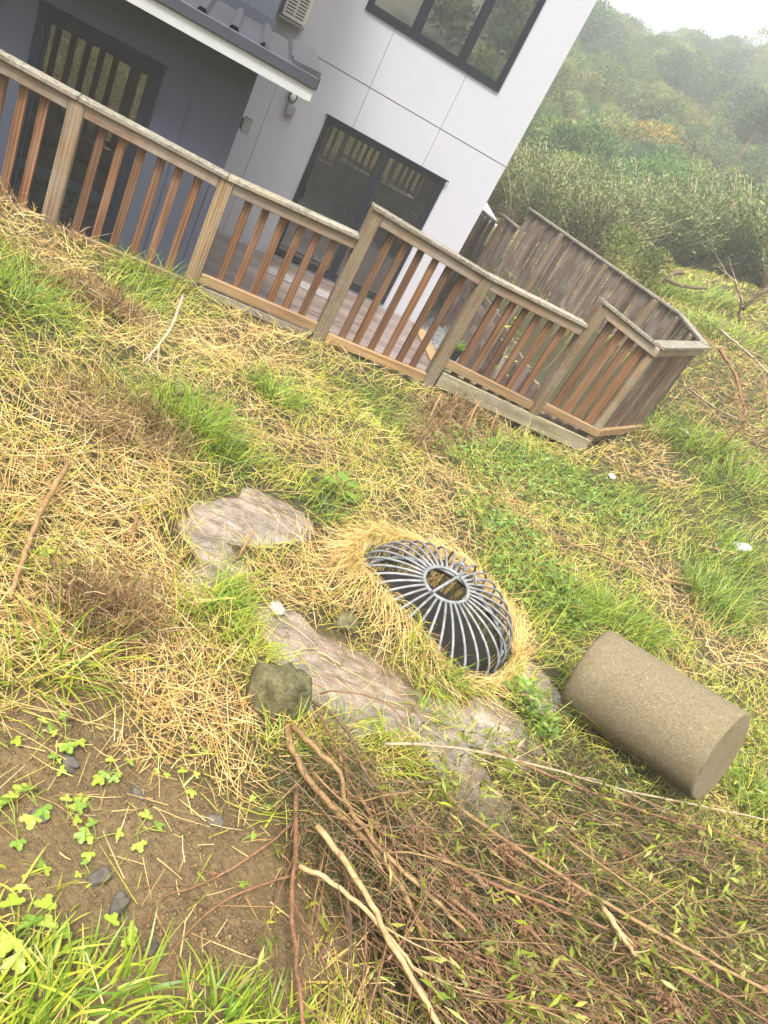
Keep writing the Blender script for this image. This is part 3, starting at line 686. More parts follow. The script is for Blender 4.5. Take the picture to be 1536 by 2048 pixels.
gw = empty('garden_wall', (4.95, 9.5, -.12), 'dark brown timber garden bed wall inside the paling fence', 'wall')
GP = [np.array(p_) for p_ in ((4.50, 6.75), (4.72, 8.2), (5.02, 10.6), (5.05, 14.2))]
for k in range(3):
    Lk = np.linalg.norm(GP[k+1]-GP[k])
    for i in range(7): bev(run(GP[k], GP[k+1], .004, Lk-.004, -.02, .02, -.118+i*.15, -.118+i*.15, .026+i*.15, .026+i*.15).build('board', M['pal'], gw), .004)
    for s0 in np.arange(.3, Lk, .9): bev(run(GP[k], GP[k+1], s0, s0+.1, .024, .1, -.118, -.118, .98, .98).build('post', M['pal'], gw))
# ------------------------------------------------------------------ tall paling fence
tf = empty('paling_fence', (6.5, 10, 0), 'tall brown close boarded fence stepping down behind the white house corner', 'fence')
def palings(P, Q, top, bot=0.0, first=0):
    Ln = np.linalg.norm(Q-P); n_ = int(Ln/.112); d_ = (Q-P)/Ln
    for k in range(n_):
        s0 = k*.112; off = .0 if k % 2 else .022
        wd = .118 if k % 2 == 0 else .112
        bev(run(P, Q, s0, s0+wd-random.choice((0, 0, .008, .013)), off, off+.019, bot, bot, top-.02, top-.02).build('paling', M['pal'], tf), .003)
    bev(run(P, Q, -.02, Ln+.01, -.045, .075, top-.018, top-.018, top+.02, top+.02).build('capping', M['capy'], tf))
    for s0 in np.arange(.45, Ln, 1.2):
        bev(run(P, Q, s0, s0+.09, .044, .115, bot, bot, top-.03, top-.03).build('post', M['post'], tf))
palings(A1, B1, 2.355); palings(B1, E1, 2.365)
d3 = (E1-B1)/np.linalg.norm(E1-B1)
E2 = np.array([5.36, 13.80]); E3 = np.array([5.22, 14.5])
palings(E1+d3*.02, E2, 2.0); palings(E2+d3*.02, E3, 1.83)
sh = empty('white_shed', (5.9, 18, 0), 'small white roofed shed beyond the stepped paling fence', 'shed')
MB().box((4.9, 17.1, 0), (6.5, 18.6, 1.45)).build('wall', M['white'], sh)
MB().add([(4.7, 16.9, 1.52), (6.75, 16.9, 1.40), (6.75, 18.8, 1.62), (4.7, 18.8, 1.76), (4.7, 16.9, 1.57), (6.75, 16.9, 1.45), (6.75, 18.8, 1.67), (4.7, 18.8, 1.81)],
         [(0, 3, 2, 1), (4, 5, 6, 7), (0, 1, 5, 4), (1, 2, 6, 5), (2, 3, 7, 6), (3, 0, 4, 7)]).build('roof', M['white'], sh)

# ------------------------------------------------------------------ drain grate
dz = DOME[2]+.0
gr = empty('drain_grate', (DOME[0], DOME[1], dz), 'domed galvanised steel drain grate with curved ribs', 'grate', None, (R(5), R(-7), 0))
hub_r, hub_h = .118, .175
def ring(cx, cy, cz, r_, n=36): return [(cx+r_*math.cos(a_), cy+r_*math.sin(a_), cz) for a_ in np.linspace(0, 2*math.pi, n+1)]
MB().tube(ring(DOME[0], DOME[1], dz+hub_h, hub_r), .0095, 8, False).build('hub_ring', M['galv'], gr, True)
MB().tube(ring(DOME[0], DOME[1], dz-.085, DR+.002, 60), .012, 8, False).build('base_ring', M['galv'], gr, True)
NR = 34
prof = []
for s_ in np.linspace(0, 1, 11):
    rr_ = hub_r+(DR-hub_r)*math.sin(s_*math.pi/2)**1.05
    prof.append((rr_, hub_h*math.cos(s_*math.pi/2)**.9 - .005*s_))
prof.append((DR+.002, -.08))
rib = MB().tube([(r_, 0, z_) for r_, z_ in prof], .0068, 7).mesh('rib', True); rib.materials.append(M['galv'])
for k in range(NR):
    link('rib', rib, None, gr, (0, 0, 0), (0, 0, 2*math.pi*(k+.35)/NR))
ca = HEAD+.42
ct, cs_ = math.sin(ca), math.cos(ca)
MB().tube([(DOME[0]+ct*t_, DOME[1]+cs_*t_, dz+hub_h+.011) for t_ in (-hub_r-.008, 0, hub_r+.03)], .0085, 8).build('cross_bar', M['galv'], gr, True)
for aa in (HEAD+.2, HEAD+.75):
    cx, cy = DOME[0]+math.sin(aa)*.17, DOME[1]+math.cos(aa)*.17
    MB().tube([(cx+math.cos(aa)*.03*math.cos(b_), cy-math.sin(aa)*.03*math.cos(b_), dz+hub_h-.02+.055*math.sin(b_)) for b_ in np.linspace(0, math.pi, 9)], .007, 7).build('lifting_loop', M['galv'], gr, True)
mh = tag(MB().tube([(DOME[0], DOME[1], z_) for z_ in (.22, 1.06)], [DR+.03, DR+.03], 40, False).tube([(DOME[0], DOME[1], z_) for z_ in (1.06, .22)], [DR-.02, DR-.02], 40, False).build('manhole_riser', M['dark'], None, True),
         'dark concrete manhole shaft below the drain grate', 'manhole')

# ------------------------------------------------------------------ concrete cylinder and rubble
c0 = ground_at(1300, 1420, .27); ax = np.array([.57, -.71, .19]); ax /= np.linalg.norm(ax)
CL, CR = .70, .222
def cyl_mesh():
    n_ = 56; V = []; Fc = []; ref = np.array([0, 0, 1.0]); N_ = np.cross(ax, ref); N_ /= np.linalg.norm(N_); B_ = np.cross(N_, ax)
    rows = [(-CL/2, 0), (-CL/2, CR*.6), (-CL/2, CR*.88), (-CL/2, CR*.92), (-CL/2+.012, CR*.97), (-CL/2+.04, CR)]+[(-CL/2+.04+(CL-.09)*k/14, CR*(1+.03*k/14)) for k in range(1, 15)]+[(CL/2-.02, CR*1.03), (CL/2-.008, CR*1.025), (CL/2-.002, CR*1.0), (CL/2, CR*.98), (CL/2, CR*.95), (CL/2, CR*.6), (CL/2, 0)]
    tocam = CAM-c0; tocam = tocam-ax*(tocam@ax); tocam /= np.linalg.norm(tocam)
    for (s_, r_) in rows:
        for j in range(n_):
            a_ = 2*math.pi*j/n_; q_ = (math.cos(a_)*N_+math.sin(a_)*B_)
            ss = s_
            ss = s_-.05*(q_@tocam)*(r_/CR)*max(0, s_/(CL/2))      # slightly oblique cut
            w_ = 1+.008*math.sin(3*a_+s_*4)+random.uniform(-.004, .004)-(random.uniform(0, .05) if abs(abs(s_)-CL/2) < .02 and math.sin(5*a_+2)+math.sin(11*a_) > .9 else 0)
            V.append(tuple(ax*ss+q_*r_*w_))
    for i in range(len(rows)-1):
        for j in range(n_): Fc.append((i*n_+j, i*n_+(j+1) % n_, (i+1)*n_+(j+1) % n_, (i+1)*n_+j))
    mb = MB().add(V, Fc); return mb.mesh('concrete_cylinder', True)
tag(link('concrete_cylinder', cyl_mesh(), M['agg'], None, tuple(c0)), 'large tan exposed aggregate concrete cylinder lying on its side', 'concrete block')
def rock(name, px, py, size, m, label, cat, sink=.3, sq=(1, 1, .8), seed=1, group=None, rough_=.03):
    r2 = np.random.default_rng(seed); me = bpy.data.meshes.new(name)
    import bmesh
    bm = bmesh.new(); bmesh.ops.create_icosphere(bm, subdivisions=3, radius=1)
    k_ = r2.normal(size=(5, 3))*1.6; ph = r2.uniform(0, 6, 5)
    for v_ in bm.verts:
        n_ = np.array(v_.co); f_ = 1+sum(.09*math.sin(n_@k_[i]*1.7+ph[i]) for i in range(5))+r2.uniform(-rough_, rough_)
        q_ = np.sign(n_)*np.abs(n_)**.72; v_.co = Vector(q_*f_*np.array(sq)*size)
    bm.to_mesh(me); bm.free(); me.polygons.foreach_set('use_smooth', np.ones(len(me.polygons), bool))
    g_ = ground_at(px, py); o = link(name, me, m, None, (g_[0], g_[1], hgt(g_[0], g_[1])+size*sq[2]*(1-2*sink)), (r2.uniform(-.2, .2), r2.uniform(-.2, .2), r2.uniform(0, 6)))
    return tag(o, label, cat, group)
rock('mossy_rubble', 540, 1418, .092, M['mossy'], 'mossy lump of broken concrete at edge of the stream', 'rock', .12, (.95, .8, 1.05), 3, None, .085)
rock('pale_stone', 552, 1222, .035, M['conc2'], 'small pale stone at the head of the middle pool', 'stone', .2, (1.2, .8, .6), 4)
rock('tan_stone', 690, 1255, .05, M['mossy'], 'tan stone half buried in straw below the grate', 'stone', .2, (1, .9, .8), 5)
for i, (px, py, s_) in enumerate(((140, 1530, .018), (275, 1590, .016), (235, 1815, .02), (425, 1645, .016), (195, 1760, .018), (80, 1635, .016), (300, 1900, .014))):
    nm = ['dark grey pebble beside the leafy weed clump on bare soil', 'pale grey pebble in the upper part of the bare soil', 'long grey stone at lower left of the bare soil', 'small grey pebble right of the bare soil',
          'small grey pebble among the bright leaves at left', 'flat grey pebble near left edge of soil', 'grey pebble at lower edge of the bare soil by grass'][i]
    rock('pebble', px, py, s_, M['slatestone'], nm, 'pebble', .25, (1.4, .9, .7), 20+i, 'pebbles on the bare soil')

# ------------------------------------------------------------------ vegetation builders
def blades(bx_, by_, head, length, width, lean, curl, colr, nseg=3, zoff=0.0, tipw=.12, roll=None):
    N_ = len(bx_); S = np.linspace(0, 1, nseg+1)
    th = lean[:, None]+curl[:, None]*(S[None, :-1]+.5/nseg)
    dl = (length/nseg)[:, None]
    hor = np.concatenate([np.zeros((N_, 1)), np.cumsum(np.sin(th)*dl, 1)], 1)
    ver = np.concatenate([np.zeros((N_, 1)), np.cumsum(np.cos(th)*dl, 1)], 1)
    cx, sy = np.cos(head)[:, None], np.sin(head)[:, None]
    X = bx_[:, None]+cx*hor; Y = by_[:, None]+sy*hor
    Z = hgt(X, Y)
    Z = Z+np.maximum(ver, .003)+np.asarray(zoff).reshape(-1, 1)
    W = width[:, None]*(1-(1-tipw)*S[None, :]**1.6)*.5
    if roll is None: roll = rng.uniform(-.9, .9, N_)
    wx_ = -sy*np.cos(roll)[:, None]; wy_ = cx*np.cos(roll)[:, None]; wz_ = np.sin(roll)[:, None]
    Lft = np.stack([X-wx_*W, Y-wy_*W, Z-wz_*W], -1); Rgt = np.stack([X+wx_*W, Y+wy_*W, Z+wz_*W], -1)
    V = np.stack([Lft, Rgt], 2).reshape(N_, -1, 3); nv = 2*(nseg+1)
    f = np.array([[2*i, 2*i+1, 2*i+3, 2*i+2] for i in range(nseg)])
    Fq = (np.arange(N_)[:, None, None]*nv+f[None]).reshape(-1, 4)
    C_ = np.repeat(colr[:, None, :], nv, 1).reshape(-1, 3)
    return V.reshape(-1, 3), Fq, C_
def cat(parts):
    V = []; Fq = []; C_ = []; b = 0
    for v, f, c in parts: V.append(v); Fq.append(f+b); C_.append(c); b += len(v)
    return np.concatenate(V), np.concatenate(Fq), np.concatenate(C_)
def pal(n_, cols, jit=.16):
    cols = np.array(cols); c = cols[rng.integers(0, len(cols), n_)]; t_ = rng.uniform(0, 1, (n_, 1)); c2 = cols[rng.integers(0, len(cols), n_)]
    return np.clip((c*(1-t_*.6)+c2*t_*.6)*rng.uniform(1-jit, 1+jit, (n_, 1)), 0, 1)
def scatter(n_, r0, r1, e=1.3, az0=-1.05, az1=.98):
    k_ = 2-e; u = rng.uniform(0, 1, n_); r_ = (r0**k_+u*(r1**k_-r0**k_))**(1/k_); a_ = HEAD+rng.uniform(az0, az1, n_)
    return r_*np.sin(a_), r_*np.cos(a_), r_
GREENS = [(.085, .165, .014), (.15, .25, .02), (.23, .31, .024), (.30, .36, .035), (.12, .21, .022)]
LIMES = [(.31, .37, .03), (.42, .42, .05), (.37, .41, .035), (.52, .44, .08)]
STRAWS = [(.62, .41, .14), (.72, .52, .22), (.54, .32, .10), (.68, .50, .18), (.42, .24, .08), (.75, .60, .30)]
BROWNS = [(.20, .105, .045), (.30, .17, .075), (.38, .24, .12), (.13, .07, .032)]
def fields(x, y):
    g = .50+.55*vnoise(x, y, .8, 41)+.55*vnoise(x, y, .28, 42)
    g = g+.85*capmask(x, y, GREEN, .8)-.95*capmask(x, y, DRY, .8)-.9*capmask(x, y, BRUSH, .8)
    return g
def clear(x, y, wat=.35, mud=1.0):
    dd = np.hypot(x-DOME[0], y-DOME[1]); cc = np.array(c0[:2])
    ok = (dd > DR+.015) & ~in_yard(x, y-.03) & ~((y > 6.42) & (x < 4.8))
    wm = capmask(x, y, WATER, .5); ix = np.nonzero(wm > .12)[0]; wet_ = np.zeros(len(x), bool)
    wet_[ix] = water_z(x[ix], y[ix]) > hgt(x[ix], y[ix])-.002
    ok &= ~wet_ | (rng.uniform(0, 1, len(x)) > .985)
    ok &= rng.uniform(0, 1, len(x)) > capmask(x, y, MUD, .7)*mud
    return ok
parts = []
# green and lime standing grass
x, y, r_ = scatter(235000, .45, 26, 1.28); g = fields(x, y)
tuft = vnoise(x, y, .16, 43)+.5
keep = clear(x, y, .45, .97) & (rng.uniform(0, 1, len(x)) < np.clip(g*1.25, .10, 1)*np.clip(.25+1.3*tuft, .1, 1))
pile = capmask(x, y, PILE, .5); keep &= rng.uniform(0, 1, len(x)) > pile*.84; keep &= (rng.uniform(0, 1, len(x)) < .38) | (r_ > 1.4)
x, y, r_, g = x[keep], y[keep], r_[keep], g[keep]; n_ = len(x)
pg = capmask(x, y, GREEN, .8)
ln = rng.gamma(5, .030, n_)*(.75+.65*pg)*(1+.25*sstep(7, 16, r_)); ln = np.clip(ln, .04, .42)*(.45+.55*sstep(.9, 2.0, r_))
wd = np.maximum(rng.uniform(.0028, .0058, n_)*(1+.5*(r_ < 1.35)), .00085*r_)
flow = 1.1+2.6*vnoise(x, y, .7, 45)+rng.normal(0, 1.0, n_)-1.2
colr = np.where((rng.uniform(0, 1, n_) < np.clip(.22+.62*pg, 0, .85))[:, None], pal(n_, GREENS), pal(n_, LIMES))
parts = [blades(x, y, flow, ln, wd, rng.uniform(.05, .85, n_), rng.uniform(.2, 1.9, n_), colr, 3)]
print('green', n_)
V, Fq, C_ = cat(parts); kind(link('grass', fastmesh('grass', V, Fq, C_), M['leaf']), 'stuff')['label'] = 'green and lime grass growing over the bank'
# cut straw lying about
x, y, r_ = scatter(250000, .45, 22, 1.28); g = fields(x, y); dry = capmask(x, y, DRY, .8)
keep = clear(x, y, .62, .94) & (rng.uniform(0, 1, len(x)) < np.clip(1.05-g, .16, 1)*np.clip(.45+.9*(vnoise(x, y, .22, 47)+.5), .2, 1)*(1-.75*(r_ < 1.25)*capmask(x, y, GREEN, .8)))
pile = capmask(x, y, PILE, .5); keep &= rng.uniform(0, 1, len(x)) > pile*.84
x, y, r_, dry = x[keep], y[keep], r_[keep], dry[keep]; n_ = len(x)
ln = np.clip(rng.gamma(4, .036, n_), .03, .34)*(.5+.5*sstep(.9, 2.4, r_)); wd = np.maximum(rng.uniform(.0015, .0034, n_), .0007*r_)
hd = 2.0*vnoise(x, y, .45, 48)*math.pi+rng.normal(0, .9, n_)+rng.integers(0, 2, n_)*math.pi
br = capmask(x, y, BRUSH, .8)
colr = np.where((rng.uniform(0, 1, n_) < .55*br+.04)[:, None], pal(n_, BROWNS), np.where((rng.uniform(0, 1, n_) < .30*(1-dry))[:, None], pal(n_, LIMES), pal(n_, STRAWS)))
parts = [blades(x, y, hd, ln, wd, rng.uniform(1.0, 1.55, n_), rng.uniform(-.3, .55, n_), colr, 2, rng.gamma(1.5, .012, n_), .5)]
# straw heaped round the drain
a_ = rng.uniform(0, 2*math.pi, 9000); rad = DR+.02+np.abs(rng.normal(0, .05, 9000)); wgt = .3+.5*(np.sin(a_+.25) > -.2)
kk = (rng.uniform(0, 1, 9000) < wgt) & (rad > DR+.03); a_, rad = a_[kk], rad[kk]; n_ = len(a_)
parts.append(blades(DOME[0]+rad*np.cos(a_), DOME[1]+rad*np.sin(a_), a_+math.pi/2+rng.normal(0, .7, n_), rng.uniform(.05, .22, n_), rng.uniform(.0016, .003, n_),
                    rng.uniform(1.1, 1.6, n_), rng.uniform(-.2, .4, n_), pal(n_, STRAWS[:4]+[STRAWS[5]]), 2, rng.gamma(2, .009, n_), .5))
print('straw', sum(len(q[0]) for q in parts)//6)
V, Fq, C_ = cat(parts); kind(link('straw', fastmesh('straw', V, Fq, C_), M['leaf']), 'stuff')['label'] = 'cut dry straw lying over the bank'
# broad wide blades close to the camera, and long seed stalks by the fence
def tuftset(spec, cols, name, label):
    ps = []
    for (px, py, n_, rad, l0, l1, w_) in spec:
        c_ = ground_at(px, py); a_ = rng.uniform(0, 6.283, n_); q_ = rad*np.sqrt(rng.uniform(0, 1, n_))
        ps.append(blades(c_[0]+q_*np.cos(a_), c_[1]+q_*np.sin(a_), a_+rng.normal(0, .6, n_), rng.uniform(l0, l1, n_), rng.uniform(w_*.6, w_*1.2, n_), rng.uniform(.1, .7, n_), rng.uniform(.5, 1.9, n_), pal(n_, cols), 5, 0, .05))
    V, Fq, C_ = cat(ps); kind(link(name, fastmesh(name, V, Fq, C_), M['leaf']), 'stuff')['label'] = label
tuftset([(60, 2010, 60, .12, .06, .17, .0075), (190, 2040, 60, .11, .06, .17, .0075), (255, 1985, 12, .05, .10, .2, .008), (430, 2060, 90, .11, .05, .14, .007), (540, 2070, 50, .08, .05, .13, .0065), (20, 2090, 40, .1, .08, .18, .008), (60, 1900, 10, .08, .05, .12, .006),
         (130, 1330, 70, .1, .12, .3, .006), (60, 1360, 50, .08, .12, .28, .006), (560, 1500, 60, .07, .08, .2, .006), (780, 1500, 60, .09, .1, .22, .006), (520, 1330, 70, .1, .08, .2, .005), (430, 1230, 130, .12, .1, .24, .0055),
         (860, 1320, 120, .13, .08, .2, .006), (900, 1380, 50, .06, .08, .2, .006), (1050, 1380, 45, .1, .06, .16, .007), (1010, 1420, 24, .12, .06, .14, .007), (930, 1480, 20, .15, .06, .16, .007), (840, 1440, 40, .08, .08, .18, .006), (690, 1450, 26, .06, .12, .24, .006)], GREENS+LIMES[:3], 'coarse_grass', 'coarse bright green grass tufts in the foreground and along the pools')
tuftset([(1240, 1250, 330, .24, .16, .36, .0062), (1130, 1210, 260, .2, .14, .32, .006), (1420, 1200, 320, .3, .18, .42, .007), (1440, 1110, 220, .3, .18, .4, .007), (1300, 870, 220, .3, .15, .35, .009), (1420, 900, 260, .4, .2, .42, .01), (1480, 980, 260, .4, .2, .45, .01),
         (350, 840, 260, .22, .2, .40, .006), (420, 880, 200, .22, .18, .36, .006), (545, 800, 160, .14, .14, .3, .006), (300, 560, 200, .3, .16, .34, .007), (1350, 530, 260, .8, .3, .6, .02), (1400, 600, 360, 1.0, .3, .6, .02), (1320, 590, 260, .8, .3, .6, .02), (1450, 680, 260, .8, .3, .6, .018), (1390, 660, 220, .6, .25, .5, .016),
         (20, 600, 90, .2, .2, .4, .007), (360, 540, 120, .25, .15, .3, .007), (1500, 1600, 200, .2, .12, .3, .006), (1520, 1500, 120, .2, .12, .3, .006)], GREENS, 'long_grass', 'long lush green grass tufts on the right bank')
# small broad-leaved ground cover on the right of the drain
x, y, r_ = scatter(42000, 2.6, 11, 1.2, -.2, .8); gm = capmask(x, y, caps([((980, 930), (1180, 1010), .75), ((1000, 1060), (1080, 1180), .4), ((1080, 1480), (1040, 1400), .12)]), .8)
keep = clear(x, y, .5, 1) & (rng.uniform(0, 1, len(x)) < gm*np.clip(.3+1.4*(vnoise(x, y, .2, 51)+.5), 0, 1)); x, y, r_ = x[keep], y[keep], r_[keep]; n_ = len(x)
V, Fq, C_ = blades(x, y, rng.uniform(0, 6.28, n_), rng.uniform(.025, .06, n_), rng.uniform(.012, .026, n_), rng.uniform(.8, 1.4, n_), rng.uniform(0, .6, n_), pal(n_, [(.10, .20, .03), (.16, .27, .04), (.24, .33, .06), (.08, .15, .03)]), 2, rng.uniform(.02, .11, n_), .35)
kind(link('ground_cover', fastmesh('ground_cover', V, Fq, C_), M['leaf']), 'stuff')['label'] = 'small leafy ground cover on bank above the grate'
# dry gorse needles / dead brush
bxs = []; bys = []
for (A_, B_, rad_) in BRUSH:
    t_ = rng.uniform(0, 1, 5200)[:, None]; q_ = A_[None]*(1-t_)+B_[None]*t_+rng.normal(0, rad_*.48, (5200, 2)); bxs.append(q_[:, 0]); bys.append(q_[:, 1])
x = np.concatenate(bxs); y = np.concatenate(bys); keep = clear(x, y) & (rng.uniform(0, 1, len(x)) < np.clip(.5+2.2*vnoise(x, y, .17, 66), .04, 1)); x, y = x[keep], y[keep]; r_ = np.hypot(x, y); n_ = len(x)
V, Fq, C_ = blades(x, y, rng.uniform(0, 6.28, n_), rng.uniform(.03, .13, n_), np.maximum(.0030, .0009*r_)*np.ones(n_), rng.uniform(.2, 1.5, n_), rng.uniform(-1.5, 2.2, n_), pal(n_, BROWNS+[(.08, .045, .02), (.50, .36, .18), (.22, .2, .07)], .35), 3, np.abs(rng.normal(0, .05, n_)), .4)
kind(link('dead_brush', fastmesh('dead_brush', V, Fq, C_), M['leaf']), 'stuff')['label'] = 'matted brown dead gorse brush on the bank'
print('brush', n_)
mb = MB(); oct_v = np.array([(1, 0, 0), (-1, 0, 0), (0, 1, 0), (0, -1, 0), (0, 0, 1), (0, 0, -1)], float); oct_f = [(0, 2, 4), (2, 1, 4), (1, 3, 4), (3, 0, 4), (2, 0, 5), (1, 2, 5), (3, 1, 5), (0, 3, 5)]
for (A_, B_, rad_) in MUD:
    for _ in range(420):
        t_ = random.random(); q_ = A_*(1-t_)+B_*t_+rng.normal(0, rad_*.45, 2); s_ = min(.010, rng.gamma(1.3, .0018)+.001)
        mb.add(oct_v*rng.uniform(.6, 1.2, (6, 1))*np.array((1, 1, .7))*s_+np.array((q_[0], q_[1], float(hgt(q_[0], q_[1]))+s_*.25)), oct_f)
o = mb.build('soil_crumbs', M['crumb'], None, True, (.5, 1, 1.4)); kind(o, 'stuff'); o['label'] = 'crumbs and clods of bare brown soil'
ps = []
for (A_, B_, rad_) in WATER:
    n_ = 34; t_ = rng.uniform(0, 1, n_)[:, None]; q_ = A_*(1-t_)+B_*t_+rng.normal(0, rad_*.6, (n_, 2))
    zz_ = np.maximum(water_z(q_[:, 0], q_[:, 1])-hgt(q_[:, 0], q_[:, 1]), 0)
    ps.append(blades(q_[:, 0], q_[:, 1], rng.normal(-.5, .6, n_), rng.uniform(.02, .16, n_), rng.uniform(.0014, .004, n_), rng.uniform(1.45, 1.57, n_), rng.uniform(-.05, .05, n_), np.where((rng.uniform(0, 1, n_) < .6)[:, None], pal(n_, BROWNS), pal(n_, STRAWS+LIMES)), 3, zz_+.003, .4))
V, Fq, C_ = cat(ps); kind(link('floating_debris', fastmesh('floating_debris', V, Fq, C_), M['leaf']), 'stuff')['label'] = 'bits of straw and stems drifting in the pools'
# pot plant leaves
n_ = 140; a_ = rng.uniform(0, 6.28, n_); yy_ = 10.75+.1*np.sin(a_); xx_ = 4.55+.1*np.cos(a_)
V, Fq, C_ = blades(xx_, yy_, a_, rng.uniform(.12, .3, n_), rng.uniform(.008, .014, n_), rng.uniform(.1, .8, n_), rng.uniform(.3, 1.5, n_), pal(n_, GREENS[1:]), 3, .29)
V = V-np.array((4.55, 10.75, -.12)); link('leaves', fastmesh('leaves', V, Fq, C_), M['leaf'], pp_)

# ---- lobed weeds on the bare soil
def lobed_leaf():
    V = [(0, 0, 0)]; Fc = []
    for k, a_ in enumerate((-1.15, 0, 1.15)):
        L_ = 1.0 if k == 1 else .85
        pts = [(.25, -.16), (.55, -.36), (.72, -.22), (.88, -.26), (1.0, 0), (.88, .26), (.72, .22), (.55, .36), (.25, .16)]
        b_ = len(V)
        for (u_, w_) in pts:
            x_, y_ = u_*L_, w_*L_; V.append((x_*math.cos(a_)-y_*math.sin(a_), x_*math.sin(a_)+y_*math.cos(a_), .10*abs(w_)-.12*u_*u_))
        for i in range(len(pts)-1): Fc.append((0, b_+i, b_+i+1))
    return np.array(V), np.array(Fc)
LV, LF = lobed_leaf()
LM = [fastmesh('leaf', LV, LF, np.tile(c_, (len(LV), 1))) for c_ in ((.30, .40, .04), (.20, .31, .045), (.36, .42, .07))]
WEEDS = [(30, 1650, .028, 5), (75, 1615, .026, 4), (135, 1640, .022, 4), (190, 1680, .024, 5), (185, 1620, .02, 3), (270, 1670, .022, 3), (30, 1870, .034, 6), (60, 1900, .03, 4), (45, 1760, .018, 3), (205, 1880, .026, 4),
         (130, 1480, .022, 6), (70, 1480, .02, 3), (215, 1550, .022, 6), (105, 1540, .016, 3), (365, 1570, .018, 4), (515, 1620, .016, 4), (485, 1680, .015, 3), (180, 1750, .014, 3), (475, 1765, .012, 2), (400, 1490, .016, 3), (320, 1540, .014, 3), (1070, 1380, .026, 6), (1100, 1430, .024, 5), (60, 1105, .03, 4), (215, 1140, .03, 2)]
WL = {0: 'lobed bright green weed at the left edge of the bare soil', 6: 'largest lobed bright green weed, low at the left edge', 10: 'dense lobed weed clump by the dark grey pebble', 12: 'lobed weed clump above the middle of the bare soil', 21: 'lobed weed in the small pool beside the concrete cylinder', 22: 'lobed weed at foot of the concrete cylinder', 23: 'lobed weed beside the long stick at far left', 24: 'pale leaved weed in straw left of the upper pool'}
WP = {1: 'second from the left edge beside the flat pebble', 2: 'third from the left edge above the ring of leaves', 3: 'in the ring of leaves left of bare soil', 4: 'just above the ring of leaves', 5: 'alone right of the ring of leaves', 7: 'just below the largest weed at left', 8: 'between the two pebbles at far left', 9: 'above the long grass at lower left',
      11: 'left of the dense clump near the left edge', 13: 'under the dense clump by dark pebble', 14: 'in straw above the bare soil', 15: 'nearest the branch ends on upper bare soil', 16: 'left of the red stem on bare soil', 17: 'beside the small left pebble', 18: 'tiny on the bare soil near lower twig', 19: 'in straw below the mossy lump', 20: 'in straw right of the upper clump'}
for i, (px, py, s_, nl) in enumerate(WEEDS):
    g_ = ground_at(px, py); g_[2] = hgt(g_[0], g_[1])
    w_ = empty('weed', tuple(g_), WL.get(i, 'small lobed green weed '+WP.get(i, 'growing on the bare soil')), 'weed', 'lobed weeds on the bank')
    for k in range(nl):
        a_ = random.uniform(0, 6.28); rd = random.uniform(.6, 2.3)*s_; h_ = random.uniform(.5, 1.5)*s_
        lo = link('leaf', LM[(i+k) % 3], M['leaf'], w_, (rd*math.cos(a_), rd*math.sin(a_), h_+.004), (random.uniform(-.35, .35), random.uniform(-.1, .4), a_+random.uniform(-.6, .6))); sz = s_*random.uniform(.8, 1.25); lo.scale = (sz, sz, sz)
        mb = MB().tube(np.array([(0, 0, 0), (rd*.5*math.cos(a_), rd*.5*math.sin(a_), h_*.8), (rd*math.cos(a_), rd*math.sin(a_), h_+.003)]), .0012, 4)
        link('stalk', mb.mesh('stalk'), M['stalkgreen'], w_)
# dock with oval leaves
g_ = ground_at(672, 1000); g_[2] = hgt(g_[0], g_[1])
dk = empty('dock_plant', tuple(g_), 'dock plant with broad oval green leaves above the straw', 'plant')
ov = [(0, 0, 0)]+[(u_, w_, .06*abs(w_)-.15*u_*u_) for u_, w_ in [(.05, -.12), (.25, -.34), (.5, -.40), (.8, -.28), (1, 0), (.8, .28), (.5, .40), (.25, .34), (.05, .12)]]
ome = fastmesh('leaf', np.array(ov), np.array([(0, i, i+1) for i in range(1, 9)]), np.tile((.16, .27, .04), (10, 1)))
for a_, s_, h_ in ((HEAD+2.6, .10, .10), (HEAD+1.2, .095, .11), (HEAD-1.4, .085, .09), (HEAD+4.6, .07, .07), (HEAD+.2, .08, .1)):
    lo = link('leaf', ome, M['leaf'], dk, (.03*math.cos(a_), .03*math.sin(a_), h_), (random.uniform(-.3, .3), -.2, a_)); lo.scale = (s_, s_, s_)
    link('stalk', MB().tube([(0, 0, 0), (.015*math.cos(a_), .015*math.sin(a_), h_*.6), (.03*math.cos(a_), .03*math.sin(a_), h_)], .003, 5).mesh('stalk'), M['stalkgreen'], dk)

